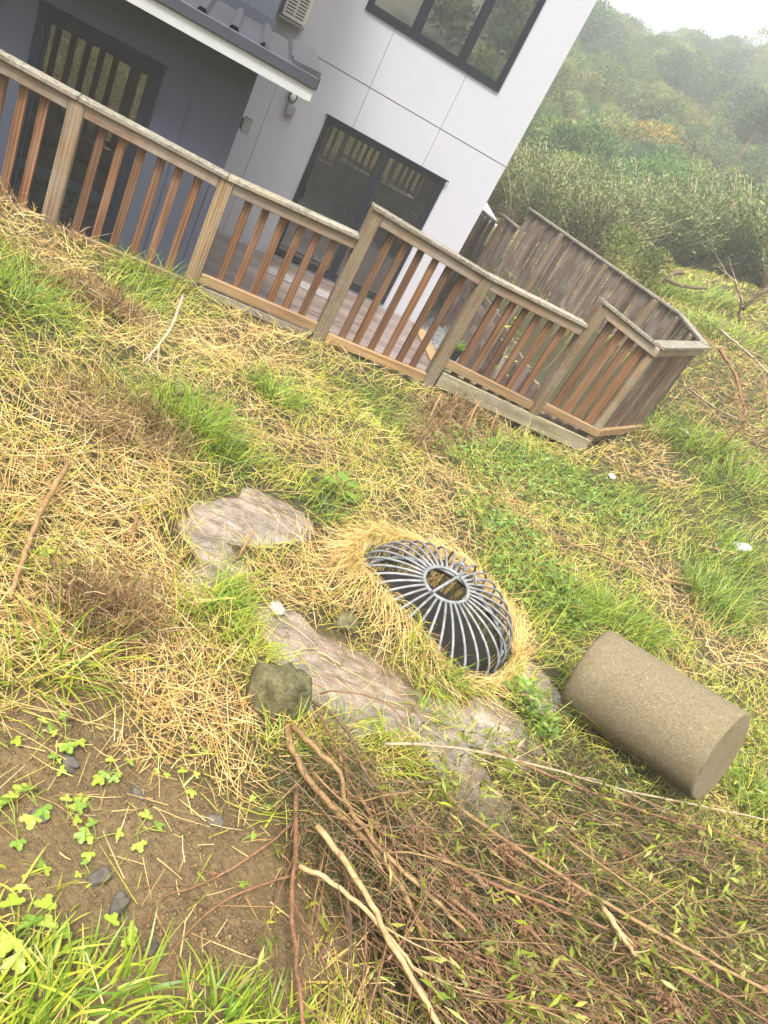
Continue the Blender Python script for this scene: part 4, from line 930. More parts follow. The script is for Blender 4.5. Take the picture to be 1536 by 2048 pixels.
# ------------------------------------------------------------------ branches
def pix_path(P, h):
    out = []
    for i, (px, py) in enumerate(P):
        hh = h[i] if hasattr(h, '__len__') else h
        out.append(ground_at(px, py, hh))
    return np.array(out)
def branch(P, h, r0, r1, m, label, twigs=0, name='branch', tl=.25, jit=.08, group='cut branches on the bank', leafy=False):
    ctrl = pix_path(P, h); pts = curve_pts(ctrl, max(12, 4*len(P))); n_ = len(pts)
    pts[1:-1] += rng.normal(0, r0*.18, (n_-2, 3))
    rad = r0+(r1-r0)*np.linspace(0, 1, n_)**.8
    if not twigs:
        o = MB().tube(pts, rad, 8, True, jit).build(name, m, None, True, pts[0]); return tag(o, label, 'branch', group)
    e_ = empty(name, tuple(pts[0]), label, 'branch', group)
    MB().tube(pts, rad, 8, True, jit).build('stem', m, e_, True, pts[0])
    for k in range(twigs):
        i = random.randint(n_//4, n_-2); t_ = pts[i+1]-pts[i]; t_ /= np.linalg.norm(t_)
        side = np.cross(t_, (0, 0, 1)); side /= max(np.linalg.norm(side), 1e-6); sg = random.choice((-1, 1))
        d_ = t_*random.uniform(.6, 1.1)+side*sg*random.uniform(.25, .8)+np.array((0, 0, random.uniform(-.1, .35))); d_ /= np.linalg.norm(d_)
        L_ = tl*random.uniform(.5, 1.3); tw = [pts[i]]
        for q_ in range(5):
            d_ = d_+rng.normal(0, .13, 3); d_ /= np.linalg.norm(d_); nx = tw[-1]+d_*L_/5; nx[2] = max(nx[2], hgt(nx[0], nx[1])+.004); tw.append(nx)
        MB().tube(np.array(tw), np.linspace(rad[i]*.5, .0011, 6), 5).build('twig', m, e_, True, pts[i])
    return e_
branch([(575, 1440), (583, 1500), (620, 1562), (690, 1640), (768, 1722), (830, 1830), (880, 1960)], [.02, .06, .09, .1, .12, .12, .12], .0125, .007, M['bark'], 'thickest tan branch bending down from a dark cut end by the pool', 5)
branch([(583, 1446), (625, 1492), (680, 1545), (692, 1605), (768, 1705), (870, 1800), (960, 1900)], [.05, .1, .12, .12, .15, .15, .12], .0105, .005, M['bark'], 'tan crooked branch lying over the thickest branch', 4)
branch([(600, 1392), (655, 1420), (700, 1470), (722, 1530), (745, 1578), (800, 1640), (860, 1720), (930, 1790)], [.05, .08, .1, .12, .12, .12, .1, .1], .0075, .003, M['barkdark'], 'dark curved branch reaching into the middle pool', 4)
branch([(640, 1388), (668, 1382), (735, 1392), (790, 1420), (830, 1495), (858, 1570)], [.08, .12, .13, .12, .1, .06], .004, .0018, M['barkred'], 'thin reddish twig arching over the middle pool', 0)
branch([(628, 1412), (662, 1470), (700, 1560), (745, 1640), (790, 1740)], [.06, .1, .1, .1, .08], .006, .003, M['barkred'], 'red brown branch beside the crooked tan one', 4)
branch([(634, 1652), (690, 1722), (745, 1812), (790, 1900), (850, 2000), (900, 2090)], [.16, .18, .18, .18, .17, .15], .0085, .006, M['peeled'], 'longer pale peeled stick across the brush pile', 0)
branch([(598, 1732), (660, 1762), (740, 1830), (800, 1900), (870, 1985)], [.14, .16, .17, .16, .12], .0075, .004, M['peeled'], 'shorter pale peeled stick with a forked look in brush pile', 3)
branch([(592, 1560), (590, 1700), (583, 1800), (590, 1900), (606, 2048), (606, 2100)], [.06, .08, .1, .1, .1, .1], .008, .004, M['barkred'], 'red brown stem running straight down at left of the pile', 9)
branch([(596, 1640), (520, 1700), (440, 1750), (385, 1776), (320, 1800), (280, 1880)], [.05, .05, .04, .03, .02, .015], .0042, .0016, M['barkred'], 'thin twig reaching left over the bare soil', 3, tl=.14)
branch([(590, 1748), (510, 1775), (440, 1808), (370, 1870), (330, 1930)], [.08, .06, .04, .03, .02], .004, .0015, M['barkred'], 'lower thin twig reaching left over the bare soil', 4, tl=.14)
branch([(770, 1488), (850, 1490), (950, 1502), (1100, 1538), (1250, 1580), (1400, 1612), (1536, 1640), (1600, 1660)], [.05, .09, .1, .1, .1, .1, .1, .1], .006, .004, M['barkpale'], 'long pale branch crossing below the concrete cylinder', 7)
branch([(990, 1500), (1120, 1560), (1280, 1620), (1420, 1660), (1560, 1700)], [.08, .1, .12, .12, .1], .006, .004, M['barkred'], 'reddish branch just under the long pale one at right', 6)
branch([(860, 1560), (950, 1640), (1050, 1705), (1200, 1800), (1350, 1885), (1536, 1985), (1600, 2020)], [.06, .12, .14, .16, .17, .18, .18], .0075, .0055, M['bark'], 'long branch running to the lower right corner', 8)
branch([(760, 1600), (850, 1690), (950, 1752), (1100, 1812), (1250, 1875), (1400, 1960), (1560, 2060)], [.08, .12, .15, .16, .16, .17, .17], .007, .004, M['barkred'], 'long red brown branch through middle of the pile', 8)
branch([(1030, 1600), (1160, 1700), (1300, 1800), (1420, 1900), (1536, 1990)], [.1, .13, .15, .15, .14], .0055, .003, M['bark'], 'slim branch over the pile at right', 6)
branch([(1205, 1815), (1240, 1865), (1272, 1912)], [.2, .2, .17], .010, .006, M['peeled'], 'short broken pale wood splinter on the brush pile', 4, tl=.07)
branch([(890, 1790), (960, 1850), (1000, 1960), (1020, 2080)], [.13, .14, .14, .12], .007, .004, M['barkred'], 'curving red branch at bottom of the pile', 4)
branch([(830, 1740), (900, 1830), (960, 1930), (1010, 2060)], [.1, .12, .13, .12], .008, .005, M['barkdark'], 'dark mottled branch low in the pile', 3)
branch([(1385, 1172), (1330, 1160), (1270, 1140), (1190, 1104), (1140, 1086), (1090, 1062), (1040, 1010), (1000, 935)], [.05, .06, .07, .09, .1, .14, .16, .18], .0125, .002, M['bark'], 'fallen leafless branch on the green bank right of the grate', 14, tl=.5)
branch([(367, 590), (345, 650), (318, 690), (283, 728)], [.3, .24, .16, .05], .012, .006, M['barkpale'], 'pale forked dead stick leaning near the left end of the rail', 2, tl=.3)
branch([(345, 790), (385, 786), (425, 785), (490, 800)], [.1, .1, .1, .06], .011, .006, M['barkdark'], 'short dark stick on the straw left of centre', 1)
branch([(135, 930), (85, 1015), (60, 1080), (35, 1150), (20, 1200)], [.12, .1, .08, .06, .04], .011, .007, M['bark'], 'long brown stick among straw at the far left', 1)
branch([(275, 1030), (268, 1060), (260, 1095)], [.12, .07, .0], .008, .009, M['bark'], 'orange brown cut stub standing left of the upper pool', 0)
branch([(390, 1095), (365, 1115), (342, 1136)], [.08, .05, .02], .007, .006, M['bark'], 'tan stub at left shore of the upper pool', 0)
branch([(508, 1062), (492, 1090), (472, 1120)], [.12, .08, .02], .007, .006, M['bark'], 'brown stub standing in the upper pool', 0)
branch([(325, 1180), (380, 1150), (430, 1165), (470, 1170)], [.02, .03, .03, .02], .005, .003, M['barkdark'], 'dark twig in the water at the foot of upper pool', 1)
branch([(1330, 558), (1365, 572), (1412, 578)], [.25, .25, .2], .05, .03, M['barkdark'], 'dark fallen stick on far grass beyond the fence end', 1)
branch([(1325, 565), (1345, 548), (1366, 545)], [.15, .3, .36], .06, .05, M['barkdark'], 'dark log end poking out of far grass', 0)
st_ = [(1470, 640), (1475, 610), (1470, 575)]
branch([(1478, 640), (1482, 600), (1470, 560)], [.0, .45, .8], .04, .02, M['barkpale'], 'pale dead stump branching upright on the right bank', 9, tl=.9)
branch([(1485, 620), (1510, 595), (1536, 578), (1560, 560)], [.3, .6, .8, 1.0],   .035, .02, M['barkdark'], 'dark dead limb leaning from the stump', 4, tl=.8)
branch([(1440, 700), (1470, 750), (1490, 820), (1485, 860)], [.6, .5, .3, .1], .03, .012, M['barkred'], 'reddish dead limb in the brush right of the fence', 7, tl=.9)
branch([(1380, 780), (1430, 815), (1500, 850), (1560, 880)], [.1, .2, .25, .3], .016, .008, M['barkpale'], 'pale stick lying in grass right of the fence corner', 4, tl=.5)
branch([(1440, 660), (1500, 710), (1560, 770)], [.5, .5, .4], .02, .01, M['barkpale'], 'thin pale limb slanting across far right brush', 5, tl=.8)
for i, (px, py, lb) in enumerate(((870, 800, 'left dry stalk standing in the dead brush'), (945, 815, 'middle dry stalk standing in the dead brush'), (998, 805, 'right dry stalk leaning in the dead brush'))):
    branch([(px-25, py+75), (px-5, py+25), (px+12, py-12)], [.0, .1, .22], .014, .009, M['bark'], lb, 5, 'dry_stalk', .14, .25, 'dry stalks in the dead brush')
# masses of fine twigs in the pile (stuff): follow the lie of the big branches
mbs = {k: MB() for k in ('barkred', 'bark', 'barkdark')}
lv = []
def twig_path(p, d_, L_, n_=9, wob=.10, lift=.0):
    out = [p]
    for q_ in range(n_):
        d_ = d_+rng.normal(0, wob, 3); d_[2] *= .7; d_ /= np.linalg.norm(d_); nx = out[-1]+d_*L_/n_; nx[2] = max(nx[2], hgt(nx[0], nx[1])+lift*min(1, (q_+1)/3)); out.append(nx)
    return np.array(out)
gA = ground_at(700, 1520); gB = ground_at(1250, 1900); main = (gB-gA); main[2] = 0; main /= np.linalg.norm(main)
cnt = 0
while cnt < 640:
    px, py = random.uniform(560, 1560), random.uniform(1440, 2080)
    if py < 1440+max(0, (px-600))*.08 or (px < 700 and py < 1500): continue
    if px > 1090 and py < 1560+ (px-1090)*.12: continue
    if px < 620 and random.random() < .6: continue
    if 800 < px < 1090 and py < 1610 and random.random() < .8: continue
    g_ = ground_at(px, py, random.uniform(.01, .16)); 
    if capmask(np.array([g_[0]]), np.array([g_[1]]), PILE, .9)[0] < random.uniform(.05, .6): continue
    if px > 950 and random.random() < .38: continue
    ang = rng.normal(0, .46); d_ = np.array([main[0]*math.cos(ang)-main[1]*math.sin(ang), main[0]*math.sin(ang)+main[1]*math.cos(ang), rng.normal(0, .08)])
    if random.random() < .18: d_ = np.array([-.15, -1, 0])+rng.normal(0, .2, 3)
    L_ = random.uniform(.18, .75); tp = twig_path(g_, d_, L_, 9, .09, random.uniform(.005, .17)); r0 = random.uniform(.0014, .0036)
    mbs[random.choice(('barkred', 'barkred', 'bark', 'barkdark'))].tube(tp, np.linspace(r0, .0009, len(tp)), 4); cnt += 1
    if random.random() < .34:
        for q_ in range(random.randint(2, 7)):
            i = random.randint(4, 9); t_ = tp[i]-tp[i-1]; lv.append((tp[i], t_/np.linalg.norm(t_)))
for k_, mb in mbs.items():
    o = mb.build('brush_twigs', M[k_], None, True, (1.6, 1.4, 1.3)); kind(o, 'stuff'); o['label'] = 'fine tangled twigs of the brush pile'
# far brush at right and twigs beyond
mb = MB()
for _ in range(80):
    px, py = random.gauss(1500, 45), random.gauss(790, 60)
    g_ = ground_at(px, py, random.uniform(0, .5))
    if np.hypot(g_[0], g_[1]) > 30 or in_yard(g_[0], g_[1]): continue
    mb.tube(twig_path(g_, rng.normal(0, 1, 3)*np.array([1, 1, .8])+np.array((.0, 0, .5)), random.uniform(.4, 1.3), 7, .15, .05), np.linspace(.007, .003, 8), 4)
o = mb.build('brush_twigs', M['bark'], None, True, (9, 9, 1.5)); kind(o, 'stuff'); o['label'] = 'tangle of reddish twigs on the right bank'
# willow leaves on the pile
def leafcloud(P, D, ln, wd, colr, droop=.25):
    P = np.asarray(P); D = np.asarray(D); N_ = len(P); sd_ = np.cross(D, rng.normal(0, 1, (N_, 3))); sd_ /= np.maximum(np.linalg.norm(sd_, axis=1), 1e-6)[:, None]
    ln = np.asarray(ln)[:, None]; wd = np.asarray(wd)[:, None]; nr = np.cross(D, sd_)
    a_ = P; b_ = P+D*ln*.5+sd_*wd*.5+nr*ln*.06; c_ = P+D*ln-nr*ln*droop*.4; d_ = P+D*ln*.5-sd_*wd*.5+nr*ln*.06
    V = np.stack([a_, b_, c_, d_], 1).reshape(-1, 3); Fq = np.arange(4*N_).reshape(-1, 4); return V, Fq, np.repeat(colr, 4, 0)
for _ in range(1500):
    px, py = random.uniform(860, 1560), random.uniform(1440, 2040)
    wgt = .22+.9*(px > 1300)*(py > 1620)*(py < 1980)+.45*(py < 1600)
    if random.random() > wgt or (1100 < px < 1500 and py < 1540): continue
    g_ = ground_at(px, py, random.uniform(.02, .19)); cl = rng.normal(0, 1, 3)*np.array((1, 1, .5))
    for q_ in range(random.randint(1, 5)): lv.append((g_+rng.normal(0, .015, 3), cl/np.linalg.norm(cl)))
P = np.array([q_[0] for q_ in lv]); D = np.array([q_[1] for q_ in lv])+rng.normal(0, .55, (len(lv), 3)); D /= np.linalg.norm(D, axis=1)[:, None]
n_ = len(P)
V, Fq, C_ = leafcloud(P, D, rng.uniform(.035, .07, n_), rng.uniform(.007, .014, n_), pal(n_, [(.30, .34, .03), (.22, .28, .03), (.25, .28, .04), (.36, .36, .08), (.14, .19, .025), (.20, .18, .04), (.10, .13, .02), (.42, .38, .12)]))
kind(link('willow_leaves', fastmesh('willow_leaves', V, Fq, C_), M['leaf']), 'stuff')['label'] = 'narrow yellow green willow leaves in the brush pile'
# gorse needles in the pile
x, y, r_ = scatter(120000, .9, 4.5, 1.0, -.1, 1.05); pm = capmask(x, y, PILE, .55); keep = (rng.uniform(0, 1, len(x)) < pm*np.clip(.1+1.5*(vnoise(x, y, .25, 61)+.5), 0, 1)); x, y = x[keep][:60000], y[keep][:60000]; n_ = len(x)
V, Fq, C_ = blades(x, y, rng.uniform(0, 6.28, n_), rng.uniform(.02, .08, n_), rng.uniform(.0014, .0026, n_), rng.uniform(.1, 1.5, n_), rng.uniform(-1, 1, n_), np.where((rng.uniform(0, 1, n_) < .78)[:, None], pal(n_, [(.07, .08, .022), (.12, .125, .04), (.05, .065, .02), (.18, .17, .07)]), pal(n_, BROWNS)), 2, np.abs(rng.normal(0.03, .065, n_)), .3)  # needle palette darkened to stand in for shaded depth under the twigs
kind(link('gorse_needles', fastmesh('gorse_needles', V, Fq, C_), M['leaf']), 'stuff')['label'] = 'fine olive and brown gorse needles in the brush pile'

mb = MB()
for (px, py) in ((985, 1700), (1020, 1715), (1000, 1820), (1050, 1800), (1010, 1960), (945, 1880), (870, 1900), (1320, 1990), (1300, 1960), (1240, 1690), (900, 1760), (1130, 1770)):
    g_ = ground_at(px, py, random.uniform(.1, .2)); d_ = main+rng.normal(0, .5, 3); pth = twig_path(g_, d_, random.uniform(.05, .10), 6, .1, .08)
    for p_ in pth:
        for q_ in range(12):
            e1 = rng.normal(0, 1, 3); e1 /= np.linalg.norm(e1); e2 = np.cross(e1, rng.normal(0, 1, 3)); e2 /= np.linalg.norm(e2); c_ = p_+rng.normal(0, .007, 3)
            mb.add([c_, c_+e1*.009+e2*.003, c_+e1*.016, c_+e1*.009-e2*.003], [(0, 1, 2, 3)])
o = mb.build('seed_heads', M['barkred'], None, False, (1.6, 1.4, 1.3)); kind(o, 'stuff'); o['label'] = 'rusty brown seed heads in the brush pile'
# ------------------------------------------------------------------ litter, bottle, sapling
def crumple(name, px, py, size, label, cat_, seed):
    o = rock(name, px, py, size, M['litter'], label, cat_, .1, (1.3, .8, .45), seed); return o
crumple('litter', 1222, 955, .045, 'scrap of white litter on the green bank below fence corner', 'litter', 71)
crumple('litter', 1480, 1098, .07, 'pale plastic litter in long grass at far right', 'litter', 72)
crumple('litter', 1368, 868, .06, 'small white litter scrap right of fence corner', 'litter', 73)
bt = np.array(at_y(1183, 826, 6.68)); bt[2] = 1.09
bo = empty('water_bottle', (bt[0], 6.68, 1.09), 'clear plastic water bottle standing behind the bottom rail', 'bottle')
MB().tube([(bt[0], 6.68, 1.092+z_) for z_ in (0, .01, .06, .07, .12, .15, .19, .20, .215)], [.025, .034, .034, .031, .034, .033, .014, .013, .013], 14).build('bottle_body', M['pet'], bo, True)
MB().tube([(bt[0], 6.68, 1.306+z_) for z_ in (0, .02)], [.0155, .0155], 12).build('cap', M['black'], bo, True)
s0_ = np.array(at_y(1000, 745, 7.1)); sp_ = empty('sapling', (s0_[0], 7.1, -.12), 'young yellow green sapling tied to a pale stake behind balustrade', 'sapling')
MB().tube([(s0_[0]-.03, 7.1, -.118), (s0_[0], 7.1, 1.0), tuple(at_y(1016, 690, 7.1))], .008, 6).build('stake', M['conc2'], sp_)
tp = np.array([at_y(995, 760, 7.12), at_y(1012, 720, 7.12), at_y(1028, 680, 7.12), at_y(1022, 640, 7.12)])
MB().tube(np.vstack([[tp[0][0]-.05, 7.12, -.115], curve_pts(tp, 10)]), np.linspace(.006, .002, 11), 5).build('stem', M['stalkgreen'], sp_)
tq = curve_pts(tp, 60); P = tq[rng.integers(8, 58, 46)]+rng.normal(0, .05, (46, 3)); D = rng.normal(0, 1, (46, 3)); D /= np.linalg.norm(D, axis=1)[:, None]
V, Fq, C_ = leafcloud(P, D, rng.uniform(.04, .075, 46), rng.uniform(.02, .035, 46), pal(46, [(.50, .48, .05), (.42, .44, .06), (.28, .34, .05)]))
link('leaves', fastmesh('leaves', V-np.array(sp_.location), Fq, C_), M['leaf'], sp_)
# dry seed stalks in front of the balustrade
mb = MB()
for (px, py) in ((55, 400), (70, 385), (90, 400), (30, 410), (300, 510), (330, 505), (355, 520), (345, 510), (180, 470), (60, 420)):
    g_ = ground_at(px, py); d_ = np.array([rng.normal(0, .25), rng.normal(0, .2), 1.0]); mb.tube(twig_path(g_, d_, random.uniform(.3, .75), 8, .12), np.linspace(.0032, .0015, 9), 4)
o = mb.build('seed_stalks', M['barkpale'], None, True, (-1, 6, 1)); kind(o, 'stuff'); o['label'] = 'thin dry seed stalks in front of the balustrade'

# ------------------------------------------------------------------ shrubs and trees
def bush_mesh(name, seed, nleaf, cols, w=1.0, h=1.0, lsz=.1, flower=None, nl=9, core=True, aspect=.55):
    r2 = np.random.default_rng(seed); ce = []; 
    for _ in range(nl):
        a_ = r2.uniform(0, 6.28); q_ = r2.uniform(0, .62); ce.append((q_*math.cos(a_)*w, q_*math.sin(a_)*w, h*r2.uniform(.32, .72), r2.uniform(.26, .46)))
    ce = np.array(ce); k_ = r2.integers(0, nl, nleaf); u = r2.normal(size=(nleaf, 3)); u /= np.linalg.norm(u, axis=1)[:, None]
    u[:, 2] = np.where(u[:, 2] < -.45, -u[:, 2], u[:, 2])
    P = ce[k_, :3]+u*ce[k_, 3:4]*np.array((w, w, h*.9))*(1-.35*r2.uniform(0, 1, (nleaf, 1))**2)+r2.normal(0, .02, (nleaf, 3))
    P[:, 2] = np.maximum(P[:, 2], .01)
    D = u+r2.normal(0, .7, (nleaf, 3)); D /= np.linalg.norm(D, axis=1)[:, None]
    cc = np.array(cols); cl = cc[(k_*7+seed) % len(cc)]*r2.uniform(.65, 1.35, (nleaf, 1))
    if flower is not None:
        f_ = (r2.uniform(0, 1, nleaf) < .55) & (u[:, 2] > -.1) & (np.array([math.sin(k*2.1+seed) for k in k_]) > -.3); cl[f_] = np.array(flower)*r2.uniform(.7, 1.2, (f_.sum(), 1))
    global rng
    keep_ = rng; rng = r2; V, Fq, C_ = leafcloud(P, D, r2.uniform(lsz*.7, lsz*1.4, nleaf), r2.uniform(lsz*.7, lsz*1.4, nleaf)*aspect, np.clip(cl, 0, 1)); rng = keep_
    me = fastmesh(name, V, Fq, C_); me.materials.append(M['shrub']); return me
HG = [(.10, .175, .04), (.13, .21, .045), (.075, .135, .035), (.17, .24, .055)]
OL = [(.145, .19, .04), (.20, .24, .05), (.11, .15, .04), (.24, .26, .065)]
GB_ = [(.065, .125, .055), (.085, .145, .06), (.06, .105, .05)]
protos = [bush_mesh('shrub_crown', 1, 6500, HG, 1, 1, .05), bush_mesh('shrub_crown', 2, 6500, OL, 1, .9, .05), bush_mesh('shrub_crown', 3, 6500, GB_, .9, 1.15, .05), bush_mesh('shrub_crown', 4, 6500, HG+OL, 1.1, .8, .055, None, 12),
          bush_mesh('shrub_crown', 5, 6500, OL, .8, 1.2, .05), bush_mesh('shrub_crown', 6, 6500, [(.10, .14, .05), (.11, .165, .05)], 1, .95, .05, None, 14)]
gorse = [bush_mesh('gorse_crown', 11, 6500, OL, 1, .85, .045, (.50, .30, .03)), bush_mesh('gorse_crown', 12, 6500, OL, 1.1, .8, .045, (.42, .30, .06))]
trunk_me = MB().tube([(0, 0, -.25), (.02, 0, .12), (0, .03, .35), (.03, 0, .55)], [.05, .04, .03, .015], 6).mesh('trunk', True); trunk_me.materials.append(M['barkdark'])
def put_shrub(x, y, s_, me, nm, label, cat_, group=None, sz=1.0):
    z_ = float(hgt(x, y)); e_ = empty(nm, (x, y, z_), label, cat_, group, (0, 0, random.uniform(0, 6.28)))
    c_ = link('crown', me, None, e_, (0, 0, -.08*s_)); c_.scale = (s_, s_, s_*sz)
    t_ = link('trunk', trunk_me, None, e_); t_.scale = (s_, s_, s_)
    return e_
gorse_at = [(at_range(px, py, r_), s_) for px, py, r_, s_ in ((1130, 300, 40, 2.6), (1100, 330, 37, 2.0), (1290, 255, 46, 3.6), (1250, 120, 85, 3.4), (1325, 180, 66, 2.6), (1410, 222, 56, 3.0), (1005, 372, 30, 1.5), (1035, 355, 31, 1.6))]
glab = ['orange flowered gorse bush beside the white house corner', 'lower orange flowered gorse bush beside white house corner', 'large dull orange gorse bush in middle of the hillside', 'orange gorse bush high on the hillside', 'small orange gorse bush on the upper right hillside', 'orange gorse bush above the willow thicket at right', 'small gorse bush just above the shed', 'small gorse bush between shed and the larger gorse']
placed = []
for i, (p_, s_) in enumerate(gorse_at):
    put_shrub(p_[0], p_[1], s_, gorse[i % 2], 'gorse_bush', glab[i], 'bush', 'gorse bushes'); placed.append((p_[0], p_[1], s_*.8))
ORD = 'first second third fourth fifth sixth seventh eighth ninth tenth eleventh twelfth thirteenth fourteenth fifteenth sixteenth seventeenth eighteenth nineteenth twentieth'.split()
lab = ['rounded green shrub', 'olive green shrub', 'tall blue green shrub', 'broad mixed green shrub', 'upright olive shrub', 'pale green domed shrub']
shr = {}; az_lo, az_hi = _azm-.20, _azr+.045; cnt = 0; tries = 0
while cnt < 270 and tries < 60000:
    tries += 1; r_ = math.sqrt(random.uniform(29**2, 119**2)); a_ = random.uniform(az_lo, az_hi); x, y = r_*math.sin(a_), r_*math.cos(a_)
    s_ = random.uniform(1.7, 3.0)*(1+.35*(r_ > 60))
    if r_ > 98 and a_ > _azm+.16: continue
    if any((x-u)**2+(y-v)**2 < ((s_+w_)*.50)**2 for u, v, w_ in placed): continue
    placed.append((x, y, s_)); k = random.randint(0, 5)
    e_ = put_shrub(x, y, s_, protos[k], 'hill_shrub', lab[k], 'shrub', 'shrubs over the hillside', random.uniform(.8, 1.2)); cnt += 1
    d_ = np.array((x, y, e_.location.z+s_*.4))-CAM; pxx = 768+FPX*(d_@RIGHT)/(d_@FWD)
    kk = (k, ['near the hill base', 'low on the slope', 'partway up the slope', 'on the middle slope', 'on the upper slope', 'near the hilltop'][min(5, int((r_-29)/15))],
          ['beside white house', 'left of the gorse', 'left of centre', 'in mid hillside', 'right of centre', 'toward the right', 'by the right edge'][int(np.clip((pxx-950)/85, 0, 6))])
    shr.setdefault(kk, []).append((s_, e_))
for (k, b_, c_), L_ in shr.items():
    L_.sort(key=lambda q_: q_[0]); ad_ = {1: [''], 2: ['smaller ', 'larger '], 3: ['smallest ', 'middle sized ', 'largest '], 4: ['smallest ', 'second smallest ', 'second largest ', 'largest '], 5: ['smallest ', 'second smallest ', 'middle sized ', 'second largest ', 'largest ']}.get(len(L_), [ORD[q_]+' smallest ' for q_ in range(len(L_))])
    for a_, (q_, e_) in zip(ad_, L_): e_['label'] = a_+lab[k]+' '+b_+' '+c_
# willow thicket
def willow_mesh(seed):
    r2 = np.random.default_rng(seed); mb = MB(); P = []; D = []
    for _ in range(46):
        a_ = r2.uniform(0, 6.28); ln_ = r2.uniform(.6, 1.05); sp2 = r2.uniform(.08, .62); pts = []
        for t_ in np.linspace(0, 1, 7): pts.append((math.cos(a_)*(sp2*t_**1.25+.06), math.sin(a_)*(sp2*t_**1.25+.06), ln_*t_-.04))
        pts = np.array(pts)+np.cumsum(r2.normal(0, .012, (7, 3)), 0); mb.tube(pts, np.linspace(.010, .0025, 7), 4)
        for q_ in range(90):
            t_ = r2.uniform(.22, 1)**.8*5.99; i = int(t_); p_ = pts[i]*(1-t_+i)+pts[i+1]*(t_-i); P.append(p_+r2.normal(0, .045, 3)); d_ = pts[i+1]-pts[i]; D.append(d_/np.linalg.norm(d_)+r2.normal(0, .55, 3))
    D = np.array(D); D /= np.linalg.norm(D, axis=1)[:, None]; n_ = len(P); cc = np.array([(.15, .20, .06), (.20, .25, .08), (.24, .27, .10), (.12, .16, .055)])
    V, Fq, C_ = leafcloud(np.array(P), D, r2.uniform(.03, .06, n_), r2.uniform(.014, .024, n_), cc[r2.integers(0, 4, n_)]*r2.uniform(.7, 1.25, (n_, 1)))
    lm = fastmesh('foliage', V, Fq, C_); lm.materials.append(M['shrub']); sm = mb.mesh('stems', True); sm.materials.append(M['barkpale']); return lm, sm
wp = [willow_mesh(s_) for s_ in (101, 102, 103)]
WIL = [(1010, 395, 21, 2.6), (1060, 400, 20, 2.8), (1120, 430, 19, 2.8), (1190, 480, 18.5, 2.7), (1090, 380, 23.5, 3.1), (1160, 410, 22.5, 3.2), (1240, 470, 21.5, 3.2), (1290, 500, 22, 3.3), (1340, 510, 22.5, 3.3), (1390, 520, 23, 3.5), (1440, 540, 23, 3.7), (1490, 560, 22.5, 3.9), (1540, 590, 21.5, 3.8),
       (1220, 420, 26, 3.3), (1290, 440, 26.5, 3.6), (1360, 470, 27, 3.8), (1430, 500, 27, 4.0), (1500, 530, 26.5, 4.1), (1560, 560, 26, 4.2), (1600, 620, 21, 3.6), (1640, 640, 22, 3.8), (1040, 365, 25.5, 3.0), (980, 365, 23, 2.4)]
for i, (px, py, r_, s_) in enumerate(WIL):
    p_ = at_range(px, py, r_); z_ = float(hgt(p_[0], p_[1])); lm, sm = wp[i % 3]
    row = 'front' if r_ < 24 else 'rear'; mates = sorted(w_[0] for w_ in WIL if (w_[2] < 24) == (r_ < 24))
    e_ = empty('willow', (p_[0], p_[1], z_), ORD[mates.index(px)]+' willow from the white house in '+row+' row of the thicket', 'willow', 'willow thicket beyond the fence', (0, 0, random.uniform(0, 6.28)))
    for nm, me in (('foliage', lm), ('stems', sm)):
        c_ = link(nm, me, None, e_); c_.scale = (s_*.8, s_*.8, s_*.60)
for i, (px, py, r_, s_, lb) in enumerate(((1290, 560, 15.5, .9, 'yellow green young shrub just beyond the paling fence'), (1225, 520, 17, .9, 'low green shrub behind the paling fence top'))):
    p_ = at_range(px, py, r_); put_shrub(p_[0], p_[1], s_, bush_mesh('shrub_crown', 40+i, 2200, [(.26, .27, .06), (.20, .23, .06), (.12, .16, .05)] if i == 0 else OL, .9, 1.2, .07, None, 9, aspect=.35), 'young_shrub', lb, 'shrub')
# cabbage trees
def spiky(seed):
    r2 = np.random.default_rng(seed); n_ = 240; D = r2.normal(size=(n_, 3)); D[:, 2] = np.abs(D[:, 2])*1.0-.25; D /= np.linalg.norm(D, axis=1)[:, None]
    V, Fq, C_ = leafcloud(np.zeros((n_, 3))+D*.05, D, r2.uniform(.7, 1, n_), np.full(n_, .055), np.array([(.075, .11, .05)])*r2.uniform(.7, 1.4, (n_, 1)), .5)
    me = fastmesh('spiky_head', V, Fq, C_); me.materials.append(M['shrub']); return me
sm_ = spiky(5)
for px, py, r_, lb in ((1500, 205, 62, 'upper spiky cabbage tree on the right hillside'), (1518, 255, 52, 'lower spiky cabbage tree on the right hillside')):
    p_ = at_range(px, py, r_); z_ = float(hgt(p_[0], p_[1])); e_ = empty('cabbage_tree', (p_[0], p_[1], z_), lb, 'tree', 'cabbage trees')
    link('trunk', MB().tube([(0, 0, -.2), (.05, 0, 1.5), (0, .1, 3.2)], [.16, .13, .1], 7).mesh('trunk', True), M['barkdark'], e_)
    for dx, dy, dz_, s_ in ((0, .1, 3.3, 1.3), (.7, -.2, 2.9, 1.0), (-.6, .3, 2.8, 1.05)):
        c_ = link('leaf_head', sm_, None, e_, (dx, dy, dz_)); c_.scale = (s_, s_, s_)
        link('limb', MB().tube([(0, .05, 2.0), (dx*.7, dy*.7, 2.0+(dz_-2.0)*.5), (dx, dy, dz_)], [.09, .07, .05], 6).mesh('limb', True), M['barkdark'], e_)
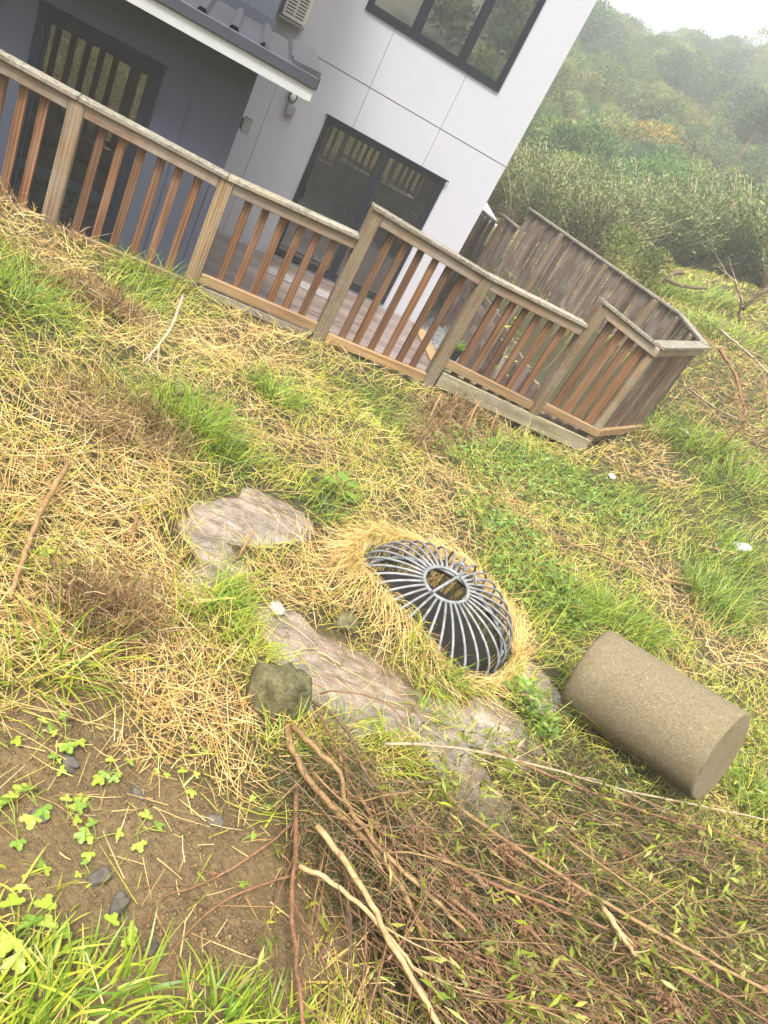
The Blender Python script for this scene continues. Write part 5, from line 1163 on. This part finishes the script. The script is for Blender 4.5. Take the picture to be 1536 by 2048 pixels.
# bushes on the slope behind the photographer (seen mirrored in the windows)
bm_small = bush_mesh('rear_bush', 77, 500, OL+HG, 1, 1, .17); nvb = len(bm_small.vertices); co = np.zeros(nvb*3, np.float32); bm_small.vertices.foreach_get('co', co); co = co.reshape(-1, 3)
fi = np.arange(nvb).reshape(-1, 4); cl_ = np.zeros(nvb*4, np.float32); bm_small.color_attributes['Col'].data.foreach_get('color', cl_); cl_ = cl_.reshape(-1, 4)[:, :3]; ps = []
for _ in range(190):
    x, y = random.uniform(-40, 40), -5.2-48*random.random()**1.5; s_ = random.uniform(1.0, 2.4); a_ = random.uniform(0, 6.28); z_ = float(hgt(x, y))
    q_ = np.stack([co[:, 0]*math.cos(a_)-co[:, 1]*math.sin(a_), co[:, 0]*math.sin(a_)+co[:, 1]*math.cos(a_), co[:, 2]], 1)*s_+np.array((x, y, z_)); ps.append((q_, fi, cl_*random.uniform(.7, 1.4)))
V, Fq, C_ = cat(ps); kind(link('rear_bushes', fastmesh('rear_bushes', V, Fq, C_), M['shrub']), 'stuff')['label'] = 'scrub on the slope behind the photographer'
x = rng.uniform(-9, 9, 26000); y = rng.uniform(-5.5, -.6, 26000); n_ = len(x)
V, Fq, C_ = blades(x, y, rng.uniform(0, 6.28, n_), rng.uniform(.15, .6, n_), rng.uniform(.008, .018, n_), rng.uniform(.2, 1.4, n_), rng.uniform(.1, 1.2, n_), np.where((rng.uniform(0, 1, n_) < .5)[:, None], pal(n_, LIMES), pal(n_, STRAWS+BROWNS)), 2)
kind(link('rear_grass', fastmesh('rear_grass', V, Fq, C_), M['leaf']), 'stuff')['label'] = 'dry grass on the slope behind the photographer'

# ------------------------------------------------------------------ haze
hb = MB().box((-262, -262, -14), (266, 266, 44)).build('haze', None, None, False, (0, 0, 0)); kind(hb, 'stuff'); hb['label'] = 'pale damp haze over the hillside'
hm = bpy.data.materials.new('haze_air'); hm.use_nodes = True; t = hm.node_tree; t.nodes.clear(); ho = t.nodes.new('ShaderNodeOutputMaterial'); pv = t.nodes.new('ShaderNodeVolumePrincipled')
pv.inputs['Color'].default_value = (.97, .985, 1.0, 1); pv.inputs['Density'].default_value = .0042; pv.inputs['Anisotropy'].default_value = .1
t.links.new(pv.outputs[0], ho.inputs['Volume']); hb.data.materials.append(hm)
